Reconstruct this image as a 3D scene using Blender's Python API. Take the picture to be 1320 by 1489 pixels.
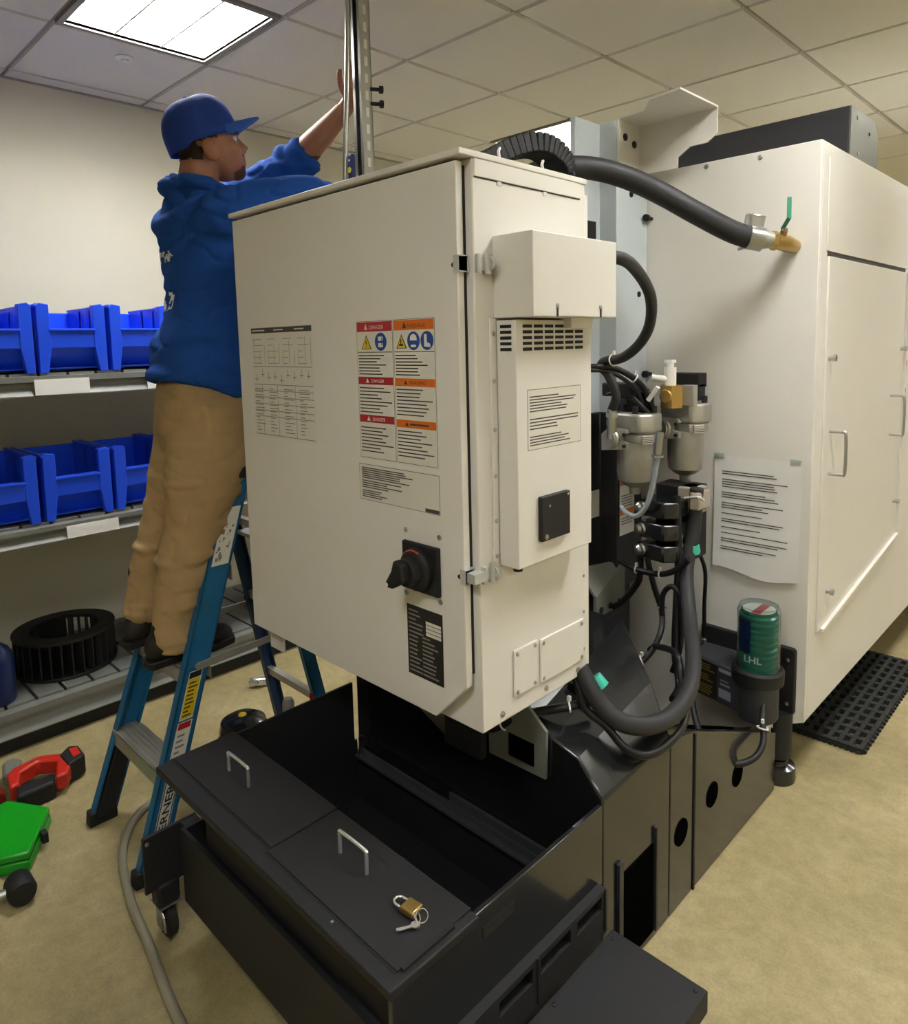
import bpy, bmesh, math, random
from mathutils import Vector, Matrix, noise
random.seed(7)
R = math.radians
scene = bpy.context.scene
for o in list(bpy.data.objects):
    bpy.data.objects.remove(o, do_unlink=True)
COL = scene.collection

# ------------------------------------------------------------------ camera
CAM_H = 1.52
cam_d = bpy.data.cameras.new('camera')
cam = bpy.data.objects.new('camera', cam_d)
COL.objects.link(cam)
scene.camera = cam
cam_d.sensor_fit = 'HORIZONTAL'
cam_d.sensor_width = 36.0
cam_d.lens = 36.0 * 1027.6 / 1320.0
cam_d.shift_y = -(744.5 - 609.0) / 1320.0       # the photo was cropped at the top: lens axis lies above the frame centre
cam_d.clip_start = 0.02
yaw, pitch, roll = R(44.667), R(6.179), R(-1.334)
fwd = Vector((-math.sin(yaw) * math.cos(pitch), math.cos(yaw) * math.cos(pitch), -math.sin(pitch)))
rgt = Vector((math.cos(yaw), math.sin(yaw), 0))
upv = rgt.cross(fwd)
r2 = rgt * math.cos(roll) + upv * math.sin(roll)
u2 = -rgt * math.sin(roll) + upv * math.cos(roll)
cam.matrix_world = Matrix((
    (r2.x, u2.x, -fwd.x, 0.0), (r2.y, u2.y, -fwd.y, 0.0), (r2.z, u2.z, -fwd.z, CAM_H), (0, 0, 0, 1)))

# ------------------------------------------------------------------ world, exposure
scene.view_settings.view_transform = 'Standard'
scene.view_settings.look = 'None'
scene.view_settings.gamma = 1.0
scene.view_settings.use_curve_mapping = False
scene.view_settings.exposure = 1.2
world = bpy.data.worlds.new('world')
scene.world = world
world.use_nodes = True
world.node_tree.nodes['Background'].inputs[0].default_value = (0.9, 0.92, 1.0, 1)
world.node_tree.nodes['Background'].inputs[1].default_value = 0.0
LAMP_COLOR = (0.985, 0.99, 1.02)
LAMP_POWER = 17.0          # emission strength of every ceiling panel
CEIL = 2.74
# centres of the 2 ft square ceiling lights (first two are in view, third set from the valve shadow, rest added as fill)
LAMPS = [(-2.691, 1.255), (-2.691, 3.695), (-0.251, 1.865), (-0.251, 4.305), (2.189, 1.865), (2.189, 4.305),
         (2.189, -0.575), (-0.251, -0.575), (-0.251, 6.745), (-2.691, 6.135)]

# ------------------------------------------------------------------ helpers
def S(h, a=1.0):
    h = h.lstrip('#')
    c = [int(h[i:i + 2], 16) / 255 for i in (0, 2, 4)]
    return tuple((v / 12.92 if v <= .04045 else ((v + .055) / 1.055) ** 2.4) for v in c) + (a,)

def material(name, col, rough=0.5, metal=0.0, var=0.0, vscale=8.0, bump=0.0, bscale=200.0, emit=None, strength=0.0,
             trans=0.0, ior=1.45, col2=None, coat=0.0, detail=4.0, stretch=None, spec=0.5):
    m = bpy.data.materials.new(name)
    m.use_nodes = True
    nt = m.node_tree
    b = nt.nodes['Principled BSDF']
    c = S(col) if isinstance(col, str) else col
    b.inputs['Base Color'].default_value = c
    b.inputs['Roughness'].default_value = rough
    b.inputs['Metallic'].default_value = metal
    b.inputs['IOR'].default_value = ior
    b.inputs['Specular IOR Level'].default_value = spec
    if trans: b.inputs['Transmission Weight'].default_value = trans
    if coat: b.inputs['Coat Weight'].default_value = coat
    if emit:
        b.inputs['Emission Color'].default_value = tuple(emit) + (1,) if len(emit) == 3 else emit
        b.inputs['Emission Strength'].default_value = strength
    if var or bump:
        tc = nt.nodes.new('ShaderNodeTexCoord')
        src = tc.outputs['Object']
        if stretch:
            mp = nt.nodes.new('ShaderNodeMapping')
            mp.inputs['Scale'].default_value = stretch
            nt.links.new(src, mp.inputs['Vector'])
            src = mp.outputs['Vector']
    if var:
        n = nt.nodes.new('ShaderNodeTexNoise')
        n.inputs['Scale'].default_value = vscale
        n.inputs['Detail'].default_value = detail
        n.inputs['Roughness'].default_value = 0.62
        nt.links.new(src, n.inputs['Vector'])
        r = nt.nodes.new('ShaderNodeValToRGB')
        r.color_ramp.elements[0].position = 0.32
        r.color_ramp.elements[1].position = 0.70
        d = S(col2) if col2 else tuple(x * (1 - var) for x in c[:3]) + (1,)
        r.color_ramp.elements[0].color = d
        r.color_ramp.elements[1].color = c
        nt.links.new(n.outputs['Fac'], r.inputs['Fac'])
        nt.links.new(r.outputs['Color'], b.inputs['Base Color'])
    if bump:
        n2 = nt.nodes.new('ShaderNodeTexNoise')
        n2.inputs['Scale'].default_value = bscale
        n2.inputs['Detail'].default_value = 3
        nt.links.new(src, n2.inputs['Vector'])
        bp = nt.nodes.new('ShaderNodeBump')
        bp.inputs['Strength'].default_value = bump
        bp.inputs['Distance'].default_value = 0.004
        nt.links.new(n2.outputs['Fac'], bp.inputs['Height'])
        nt.links.new(bp.outputs['Normal'], b.inputs['Normal'])
    return m

WLOC = {}
LAST = []
def wloc(o):
    return WLOC.get(o.name, Vector((0, 0, 0))) if o else Vector((0, 0, 0))

def put(o, parent=None, loc=(0, 0, 0)):
    COL.objects.link(o)
    loc = Vector(loc)
    o.parent = parent
    o.location = loc - wloc(parent)
    WLOC[o.name] = loc
    LAST.append(o)
    return o

def tag(o, label=None, cat=None, group=None, kind=None):
    if label: o['label'] = label
    if cat: o['category'] = cat
    if group: o['group'] = group
    if kind: o['kind'] = kind
    return o

def thing(name, label, cat, loc=(0, 0, 0), group=None):
    o = bpy.data.objects.new(name, None)
    o.empty_display_size = 0.05
    put(o, None, loc)
    return tag(o, label, cat, group)

def V(*a): return Vector(a)

class MB:
    """collects faces, becomes ONE mesh object"""
    def __init__(s):
        s.v = []; s.f = []; s.m = []; s.mi = 0
    def add(s, verts, faces):
        b = len(s.v)
        s.v += [tuple(p) for p in verts]
        for f in faces:
            s.f.append([b + i for i in f]); s.m.append(s.mi)
        return s
    def hexa(s, b4, t4):
        return s.add(list(b4) + list(t4), [(3, 2, 1, 0), (4, 5, 6, 7), (0, 1, 5, 4), (1, 2, 6, 5), (2, 3, 7, 6), (3, 0, 4, 7)])
    def box(s, x0, x1, y0, y1, z0, z1):
        x0, x1 = sorted((x0, x1)); y0, y1 = sorted((y0, y1)); z0, z1 = sorted((z0, z1))
        return s.hexa([(x0, y0, z0), (x1, y0, z0), (x1, y1, z0), (x0, y1, z0)], [(x0, y0, z1), (x1, y0, z1), (x1, y1, z1), (x0, y1, z1)])
    def bar(s, p, q, w, h, up=(0, 0, 1)):
        p, q = V(*p), V(*q); d = (q - p).normalized(); u = V(*up)
        a = d.cross(u)
        if a.length < 1e-4: a = d.cross(V(1, 0, 0))
        a.normalize(); u = a.cross(d).normalized()
        c = [(-w / 2, -h / 2), (w / 2, -h / 2), (w / 2, h / 2), (-w / 2, h / 2)]
        A = [p + a * i + u * j for i, j in c]; B = [q + a * i + u * j for i, j in c]
        return s.add(A + B, [(0, 1, 2, 3), (7, 6, 5, 4), (0, 4, 5, 1), (1, 5, 6, 2), (2, 6, 7, 3), (3, 7, 4, 0)])
    def prism(s, poly, axis, lo, hi):
        """poly: 2-D points in the two other axes (xy order kept), extruded along axis"""
        def mk(a, b, h):
            return {'x': (h, a, b), 'y': (a, h, b), 'z': (a, b, h)}[axis]
        n = len(poly)
        A = [mk(a, b, lo) for a, b in poly]; B = [mk(a, b, hi) for a, b in poly]
        fs = [tuple(range(n)), tuple(range(2 * n - 1, n - 1, -1))]
        for i in range(n):
            j = (i + 1) % n
            fs.append((i, i + n, j + n, j))
        return s.add(A + B, fs)
    def quad(s, a, b, c, d):
        return s.add([a, b, c, d], [(0, 1, 2, 3)])
    def rings(s, rings, cap=True, closed=False):
        n = len(rings[0]); vs = [p for r in rings for p in r]; fs = []
        k = len(rings)
        for i in range(k if closed else k - 1):
            i2 = (i + 1) % k
            for j in range(n):
                j2 = (j + 1) % n
                fs.append((i * n + j, i * n + j2, i2 * n + j2, i2 * n + j))
        if cap and not closed:
            fs.append(tuple(range(n - 1, -1, -1))); fs.append(tuple((k - 1) * n + j for j in range(n)))
        return s.add(vs, fs)
    def tube(s, pts, r, n=10, cap=True, smooth=0, ell=1.0, ellup=None):
        P = [V(*p) for p in pts]
        rr = list(r) if isinstance(r, (list, tuple)) else [r] * len(P)
        if smooth: P, rr = catmull(P, rr, smooth)
        rg = []
        t0 = (P[1] - P[0]).normalized()
        a = V(*ellup) if ellup else (V(0, 0, 1) if abs(t0.z) < .9 else V(1, 0, 0))
        a = (a - t0 * a.dot(t0)).normalized()
        for i, p in enumerate(P):
            t = (P[min(i + 1, len(P) - 1)] - P[max(i - 1, 0)])
            if t.length < 1e-9: t = t0.copy()
            t.normalize()
            a = a - t * a.dot(t)
            if a.length < 1e-6: a = t.orthogonal()
            a.normalize(); b = t.cross(a)
            rg.append([p + a * (math.cos(2 * math.pi * k / n) * rr[i] * ell) + b * (math.sin(2 * math.pi * k / n) * rr[i]) for k in range(n)])
        return s.rings(rg, cap)
    def cyl(s, p, q, r0, r1=None, n=20):
        return s.tube([p, q], [r0, r0 if r1 is None else r1], n)
    def lathe(s, prof, c=(0, 0, 0), axis=(0, 0, 1), n=28, cap=True):
        """prof: list of (radius, height along the axis)"""
        ax = V(*axis).normalized(); a = ax.orthogonal().normalized(); b = ax.cross(a); c = V(*c)
        rg = [[c + ax * h + a * (math.cos(2 * math.pi * k / n) * r) + b * (math.sin(2 * math.pi * k / n) * r) for k in range(n)] for r, h in prof]
        return s.rings(rg, cap)
    def ball(s, c, rx, ry=None, rz=None, n=16, m=10, rot=None):
        ry = rx if ry is None else ry; rz = rx if rz is None else rz
        c = V(*c); rg = []
        for i in range(m + 1):
            th = math.pi * i / m
            rad = max(math.sin(th), 0.02)
            ring = []
            for k in range(n):
                p = V(rx * rad * math.cos(2 * math.pi * k / n), ry * rad * math.sin(2 * math.pi * k / n), -rz * math.cos(th))
                ring.append(c + (rot @ p if rot else p))
            rg.append(ring)
        return s.rings(rg)
    def torus(s, c, axis, R_, r, n=28, m=8, arc=2 * math.pi, a0=0.0, ref=None):
        ax = V(*axis).normalized(); a = (V(*ref) if ref else ax.orthogonal()).normalized(); b = ax.cross(a); c = V(*c)
        full = arc > 6.28; k = n if full else n + 1
        pts = []
        for i in range(k):
            t = a0 + arc * i / n
            d = a * math.cos(t) + b * math.sin(t)
            pts.append([c + d * (R_ + r * math.cos(2 * math.pi * j / m)) + ax * (r * math.sin(2 * math.pi * j / m)) for j in range(m)])
        return s.rings(pts, cap=not full, closed=full)
    def text(s, txt, org, right, up, size, align='LEFT', bold=0.0, width=None):
        c = bpy.data.curves.new('t', 'FONT'); c.body = txt; c.size = size; c.align_x = align; c.offset = bold
        c.fill_mode = 'FRONT'; c.resolution_u = 2
        o = bpy.data.objects.new('t', c); COL.objects.link(o)
        dg = bpy.context.evaluated_depsgraph_get()
        me = bpy.data.meshes.new_from_object(o.evaluated_get(dg))
        rv, uv, org = V(*right), V(*up), V(*org)
        k = 1.0
        if width and me.vertices:
            w = max(v.co.x for v in me.vertices) - min(v.co.x for v in me.vertices)
            k = width / w if w > 0 else 1
        s.add([org + rv * (v.co.x * k) + uv * v.co.y for v in me.vertices], [tuple(p.vertices) for p in me.polygons])
        bpy.data.objects.remove(o); bpy.data.curves.remove(c); bpy.data.meshes.remove(me)
        return s
    def mesh(s, name, mats, smooth=None):
        me = bpy.data.meshes.new(name)
        me.from_pydata(s.v, [], s.f)
        if not isinstance(mats, (list, tuple)): mats = [mats]
        for m in mats: me.materials.append(m)
        for p, i in zip(me.polygons, s.m): p.material_index = i
        bm = bmesh.new(); bm.from_mesh(me)
        bmesh.ops.recalc_face_normals(bm, faces=bm.faces) if smooth != 'keep' else None
        bm.to_mesh(me); bm.free()
        if smooth and smooth != 'keep':
            me.shade_smooth()
            me.set_sharp_from_angle(angle=R(smooth))
        return me
    def build(s, name, mats, parent=None, smooth=None, bevel=0.0, loc=(0, 0, 0), seg=2, label=None):
        me = s.mesh(name, mats, smooth)
        o = bpy.data.objects.new(name, me)
        put(o, parent, loc)
        if bevel:
            md = o.modifiers.new('bevel', 'BEVEL'); md.width = bevel; md.segments = seg; md.limit_method = 'ANGLE'; md.angle_limit = R(40)
            md.harden_normals = False
            me.shade_smooth(); me.set_sharp_from_angle(angle=R(50))
        if label: o['label'] = label
        return o

def catmull(P, rr, k):
    Q, q = [], []
    n = len(P)
    for i in range(n - 1):
        p0, p1, p2, p3 = P[max(i - 1, 0)], P[i], P[i + 1], P[min(i + 2, n - 1)]
        for j in range(k):
            t = j / k
            Q.append(0.5 * ((2 * p1) + (-p0 + p2) * t + (2 * p0 - 5 * p1 + 4 * p2 - p3) * t * t + (-p0 + 3 * p1 - 3 * p2 + p3) * t ** 3))
            q.append(rr[i] * (1 - t) + rr[i + 1] * t)
    Q.append(P[-1]); q.append(rr[-1])
    return Q, q

def share(name, me, parent, loc, rot=None, label=None):
    """another piece that shares mesh data"""
    o = bpy.data.objects.new(name, me)
    put(o, parent, loc)
    if rot is not None: o.rotation_euler = rot
    if label: o['label'] = label
    return o

def struct(o):
    o['kind'] = 'structure'
    return o

def sculpt(mb, name, mat, parent, voxel, smooth=4, fold=None, loc=(0, 0, 0)):
    """merge overlapping closed shapes into one continuous skin"""
    me = mb.mesh(name, mat)
    o = bpy.data.objects.new('tmp', me); COL.objects.link(o)
    md = o.modifiers.new('r', 'REMESH'); md.mode = 'VOXEL'; md.voxel_size = voxel
    if smooth:
        sm = o.modifiers.new('s', 'SMOOTH'); sm.factor = 0.5; sm.iterations = smooth
    dg = bpy.context.evaluated_depsgraph_get()
    me2 = bpy.data.meshes.new_from_object(o.evaluated_get(dg))
    bpy.data.objects.remove(o)
    me2.name = name
    if fold:
        nr = [v.normal.copy() for v in me2.vertices]
        for v, n in zip(me2.vertices, nr):
            v.co += n * fold(v.co, n)
    me2.materials.clear(); me2.materials.append(mat)
    me2.shade_smooth()
    o = bpy.data.objects.new(name, me2)
    put(o, parent, loc)
    return o

# ------------------------------------------------------------------ materials
M = {}
M['white'] = material('cream_paint', '#e0dcd3', 0.42, bump=0.05, bscale=500, var=0.03, vscale=3)
M['seam'] = material('seam_shadow_gap', '#3b3934', 0.8)
M['gapshade'] = material('door_gap_shade', '#26241f', 0.8)  # near-black standing in for the door's shadow in the gap
M['blue_col'] = material('pale_blue_paint', '#c2cacd', 0.4, var=0.04, vscale=4)
M['black'] = material('black_textured_paint', '#1d1d1f', 0.55, bump=0.25, bscale=900, var=0.12, vscale=9)
M['blackgloss'] = material('black_gloss_paint', '#1a1b1c', 0.2, bump=0.02, bscale=60, coat=0.3, spec=0.7)
M['darkgrey'] = material('dark_grey_paint', '#2c2d30', 0.42, bump=0.1, bscale=300)
M['charcoal'] = material('charcoal_paint', '#3a3b3f', 0.5)
M['midgrey'] = material('grey_primer', '#75766c', 0.5)
M['rubber'] = material('black_rubber_hose', '#2b2b2c', 0.55, bump=0.15, bscale=500)
M['cable'] = material('black_cable', '#141415', 0.45)
M['matrub'] = material('mat_rubber', '#22231f', 0.75, bump=0.2, bscale=200)
M['steel'] = material('zinc_steel', '#b9bab6', 0.28, 1.0)
M['chrome'] = material('bright_steel', '#dcdcd8', 0.2, 0.75)
M['alu'] = material('brushed_aluminium', '#b9b6aa', 0.42, 0.55, var=0.15, vscale=40, stretch=(3, 60, 60))
M['cast'] = material('cast_aluminium', '#b5b3ab', 0.42, 0.75, bump=0.12, bscale=250)
M['bowl'] = material('filter_bowl_metal', '#a9a79d', 0.36, 0.7, var=0.12, vscale=20)
M['brass'] = material('brass', '#b8995a', 0.3, 0.85)
M['whiteplastic'] = material('white_nylon', '#e4e2da', 0.45)
M['paper'] = material('paper', '#e6e4df', 0.8, var=0.04, vscale=20)
M['label'] = material('label_film', '#d9d5c8', 0.45)
M['ink'] = material('print_ink', '#4a4943', 0.7)
M['inkl'] = material('print_ink_light', '#85827a', 0.7)
M['red'] = material('danger_red', '#b02a33', 0.5)
M['orange'] = material('warning_orange', '#dd6f1e', 0.5)
M['yellow'] = material('yellow_print', '#d8bb18', 0.5)
M['bluedot'] = material('mandatory_blue', '#2c4f9c', 0.5)
M['plate'] = material('rating_plate_black', '#1f1f1e', 0.4)
M['tileM'] = material('acoustic_tile', '#e8e4d6', 0.95, bump=0.6, bscale=160, var=0.07, vscale=260, spec=0.1)
M['tee'] = material('ceiling_tee', '#a8a496', 0.6)
M['wall'] = material('wall_paint', '#dcd7c2', 0.7, bump=0.08, bscale=350, var=0.03, vscale=2, spec=0.25)
M['bluebin'] = material('blue_polypropylene', '#1f52ee', 0.36, bump=0.04, bscale=90)
M['shelfgrey'] = material('shelf_grey_steel', '#84857f', 0.5, 0.1, var=0.08, vscale=30)
M['shelfdark'] = material('shelf_channel_grey', '#56574f', 0.45, 0.2)
M['slat'] = material('deck_slat_grey', '#7d7e7a', 0.55, var=0.1, vscale=30)
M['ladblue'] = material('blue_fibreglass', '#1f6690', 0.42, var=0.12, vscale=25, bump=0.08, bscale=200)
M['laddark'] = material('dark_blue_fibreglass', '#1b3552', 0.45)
M['skin'] = material('skin', '#a87358', 0.5, var=0.1, vscale=30)
M['hair'] = material('short_dark_hair', '#3a2a21', 0.85, bump=0.5, bscale=700)
M['hoodie'] = material('blue_hoodie_fleece', '#24509f', 0.9, var=0.12, vscale=14, bump=0.25, bscale=500, spec=0.15)
M['cap'] = material('blue_cap_twill', '#27408f', 0.8, bump=0.2, bscale=900, spec=0.2)
M['capvisor'] = material('blue_visor', '#2f5aa8', 0.7, spec=0.2)
M['khaki'] = material('khaki_cotton', '#b0946a', 0.9, var=0.14, vscale=9, bump=0.25, bscale=700, spec=0.15)
M['shoe'] = material('dark_shoe', '#1c1917', 0.6)
M['cord'] = material('grey_cord_jacket', '#8b8672', 0.5)
M['redtool'] = material('red_tool_plastic', '#c22a1c', 0.4)
M['greenbox'] = material('green_plastic', '#139a1c', 0.35)
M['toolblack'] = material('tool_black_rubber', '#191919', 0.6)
M['diff'] = material('lamp_diffuser', '#f4f2e8', 0.6, emit=LAMP_COLOR, strength=LAMP_POWER)
M['louver'] = material('louver_white', '#e6e4d8', 0.35)
M['lampframe'] = material('lamp_frame', '#8c897e', 0.5)
M['green'] = material('green_handle', '#3f8a70', 0.4)
M['teal'] = material('teal_fitting', '#3fb59c', 0.35)
M['grease'] = material('green_grease_bellows', '#3c8069', 0.22)
M['navy'] = material('navy_sticker', '#16275a', 0.35)
M['clear'] = material('clear_plastic', '#dfeaea', 0.05, trans=1.0, ior=1.2)
M['tubing'] = material('clear_tubing', '#b9c2cc', 0.2, trans=0.4)
M['zinc'] = material('zinc_latch', '#c4c5c0', 0.35, 0.3)
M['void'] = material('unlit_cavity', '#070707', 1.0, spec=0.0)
M['redhandle'] = material('red_handle', '#a8221c', 0.4)

def floor_material():
    m = bpy.data.materials.new('sealed_concrete'); m.use_nodes = True
    nt = m.node_tree; b = nt.nodes['Principled BSDF']
    tc = nt.nodes.new('ShaderNodeTexCoord')
    def noi(scale, detail, rough=.6):
        n = nt.nodes.new('ShaderNodeTexNoise'); n.inputs['Scale'].default_value = scale; n.inputs['Detail'].default_value = detail
        n.inputs['Roughness'].default_value = rough
        nt.links.new(tc.outputs['Object'], n.inputs['Vector']); return n
    n1 = noi(1.6, 6, .65); n2 = noi(22, 5, .7); n3 = noi(140, 2, .5)
    r1 = nt.nodes.new('ShaderNodeValToRGB')
    r1.color_ramp.elements[0].position = .3; r1.color_ramp.elements[0].color = S('#8d7f55')
    r1.color_ramp.elements[1].position = .72; r1.color_ramp.elements[1].color = S('#b8a980')
    e = r1.color_ramp.elements.new(.5); e.color = S('#a6976a')
    nt.links.new(n1.outputs['Fac'], r1.inputs['Fac'])
    r2_ = nt.nodes.new('ShaderNodeValToRGB')
    r2_.color_ramp.elements[0].position = .3; r2_.color_ramp.elements[0].color = (.62, .6, .56, 1)
    r2_.color_ramp.elements[1].position = .62; r2_.color_ramp.elements[1].color = (1, 1, 1, 1)
    nt.links.new(n2.outputs['Fac'], r2_.inputs['Fac'])
    mx = nt.nodes.new('ShaderNodeMixRGB'); mx.blend_type = 'MULTIPLY'; mx.inputs[0].default_value = .6
    nt.links.new(r1.outputs['Color'], mx.inputs[1]); nt.links.new(r2_.outputs['Color'], mx.inputs[2])
    r3 = nt.nodes.new('ShaderNodeValToRGB')
    r3.color_ramp.elements[0].position = .3; r3.color_ramp.elements[0].color = (.7, .7, .68, 1)
    r3.color_ramp.elements[1].position = .6; r3.color_ramp.elements[1].color = (1, 1, 1, 1)
    nt.links.new(n3.outputs['Fac'], r3.inputs['Fac'])
    mx2 = nt.nodes.new('ShaderNodeMixRGB'); mx2.blend_type = 'MULTIPLY'; mx2.inputs[0].default_value = .5
    nt.links.new(mx.outputs['Color'], mx2.inputs[1]); nt.links.new(r3.outputs['Color'], mx2.inputs[2])
    nt.links.new(mx2.outputs['Color'], b.inputs['Base Color'])
    b.inputs['Roughness'].default_value = .55
    bp = nt.nodes.new('ShaderNodeBump'); bp.inputs['Strength'].default_value = .12; bp.inputs['Distance'].default_value = .004
    nt.links.new(n2.outputs['Fac'], bp.inputs['Height']); nt.links.new(bp.outputs['Normal'], b.inputs['Normal'])
    return m
M['floor'] = floor_material()

# ------------------------------------------------------------------ the room
X0, X1, Y0, Y1 = -3.72, 3.6, -3.2, 8.0
fl = MB().box(X0 - .1, X1 + .1, Y0 - .1, Y1 + .1, -.1, 0).build('floor', M['floor']); struct(fl)
tag(fl, 'worn tan sealed concrete floor')
def wall(name, a, lab):
    return tag(struct(MB().box(*a).build(name, M['wall'])), lab)
wall('wall_back', (X0 - .1, X0, Y0 - .1, Y1 + .1, 0, CEIL + .1), 'cream painted wall behind the blue storage bins')
wall('wall_right', (X1, X1 + .1, Y0 - .1, Y1 + .1, 0, CEIL + .1), 'cream wall out of frame on the right')
wall('wall_left', (X0, X1, Y0 - .1, Y0, 0, CEIL + .1), 'cream wall out of frame on the left')
wall('wall_front', (X0, X1, Y1, Y1 + .1, 0, CEIL + .1), 'cream wall far beyond the machine')
ce = MB().box(X0 - .1, X1 + .1, Y0 - .1, Y1 + .1, CEIL + .1, CEIL + .16).build('ceiling', M['tileM']); struct(ce)
tag(ce, 'suspended ceiling of square acoustic tiles')
P_ = 0.61
gx0, gy0 = -1.166 - 5 * P_, 1.56 - 11 * P_         # grid origin
lampcells = set()
for lx, ly in LAMPS:
    lampcells.add((round((lx - P_ / 2 - gx0) / P_), round((ly - P_ / 2 - gy0) / P_)))
T = 0.016
tile = MB()
g = P_ / 2 - T / 2
tile.add([(-g, -g, .012), (g, -g, .012), (g, g, .012), (-g, g, .012),
          (-g + .004, -g + .004, 0), (g - .004, -g + .004, 0), (g - .004, g - .004, 0), (-g + .004, g - .004, 0)],
         [(3, 2, 1, 0), (4, 5, 6, 7), (0, 1, 5, 4), (1, 2, 6, 5), (2, 3, 7, 6), (3, 0, 4, 7)])
tile_me = tile.mesh('ceiling_tile', M['tileM'])
rest = MB()
nx = int((X1 - gx0) / P_) + 1; ny = int((Y1 - gy0) / P_) + 1
for i in range(0, nx):
    for j in range(0, ny):
        if (i, j) in lampcells: continue
        cx, cy = gx0 + (i + .5) * P_, gy0 + (j + .5) * P_
        a, b = cx - g, cx + g
        a2, b2 = max(a, X0), min(b, X1); c2, d2 = max(cy - g, Y0), min(cy + g, Y1)
        if b2 - a2 < .02 or d2 - c2 < .02: continue
        inview = cx < -0.4 and .3 < cy < 6.6 and cx > -3.9
        if a2 > a + .01 or b2 < b - .01 or c2 > cy - g + .01 or d2 < cy + g - .01:
            m = MB().box(a2, b2, c2, d2, CEIL, CEIL + .012)
            if inview: m.build('ceiling_tile', M['tileM'], ce)
            else: rest.box(a2, b2, c2, d2, CEIL, CEIL + .012)
        elif inview: share('ceiling_tile', tile_me, ce, (cx, cy, CEIL))
        else: rest.box(a, b, cy - g, cy + g, CEIL, CEIL + .012)
r = rest.build('tiles_out_of_view', M['tileM'], ce); r['kind'] = 'stuff'
for i in range(0, nx + 1):
    x = gx0 + i * P_
    if X0 + .02 < x < X1: MB().box(x - .012, x + .012, Y0, Y1, CEIL + .012, CEIL + .03).build('ceiling_tee', M['tee'], ce)
for j in range(0, ny + 1):
    y = gy0 + j * P_
    if Y0 + .02 < y < Y1: MB().box(X0, X1, y - .012, y + .012, CEIL + .0125, CEIL + .0305).build('ceiling_tee', M['tee'], ce)
MB().box(X0, X0 + .022, Y0, Y1, CEIL - .004, CEIL + .0).build('wall_angle', M['tee'], ce)

def ceiling_light(cx, cy, label, group=None):
    t = thing('ceiling_light', label, 'ceiling light', (cx, cy, CEIL), group)
    h = P_ / 2 - .008; i = h - .022
    f = MB()
    for a in ((-h, h, -h, -i), (-h, h, i, h), (-h, -i, -i, i), (i, h, -i, i)):
        f.box(cx + a[0], cx + a[1], cy + a[2], cy + a[3], CEIL - .004, CEIL + .012)
    f.build('frame', M['lampframe'], t)
    s = MB()
    for a in ((-i - .004, i + .004, -i - .004, -i), (-i - .004, i + .004, i, i + .004), (-i - .004, -i, -i, i), (i, i + .004, -i, i)):
        s.box(cx + a[0], cx + a[1], cy + a[2], cy + a[3], CEIL + .001, CEIL + .07)
    s.build('housing', M['louver'], t)
    MB().box(cx - i, cx + i, cy - i, cy + i, CEIL + .062, CEIL + .07).build('diffuser', M['diff'], t)
    for k in (1, 2):
        q = -i + 2 * i * k / 3
        MB().box(cx + q - .004, cx + q + .004, cy - i, cy + i, CEIL + .008, CEIL + .055).build('louver_blade', M['louver'], t)
        MB().box(cx - i, cx + i, cy + q - .004, cy + q + .004, CEIL + .0085, CEIL + .0545).build('louver_blade', M['louver'], t)
    return t
for k, (lx, ly) in enumerate(LAMPS):
    if k == 0: ceiling_light(lx, ly, 'lit square louvred ceiling light above the man in blue')
    elif k == 1: ceiling_light(lx, ly, 'distant lit ceiling light seen behind the black cable carrier')
    else: ceiling_light(lx, ly, 'unseen square ceiling light placed outside the frame to light the room', 'unseen ceiling lights placed to light the room')
sp = MB()
sp.lathe([(.002, .0), (.036, .0), (.038, -.004), (.030, -.008), (.016, -.009), (.014, -.014), (.002, -.015)], (-3.15, 1.27, CEIL), n=24)
tag(sp.build('sprinkler_head', M['louver'], smooth=40), 'small round recessed sprinkler cover in the ceiling by the light', 'sprinkler')

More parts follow.
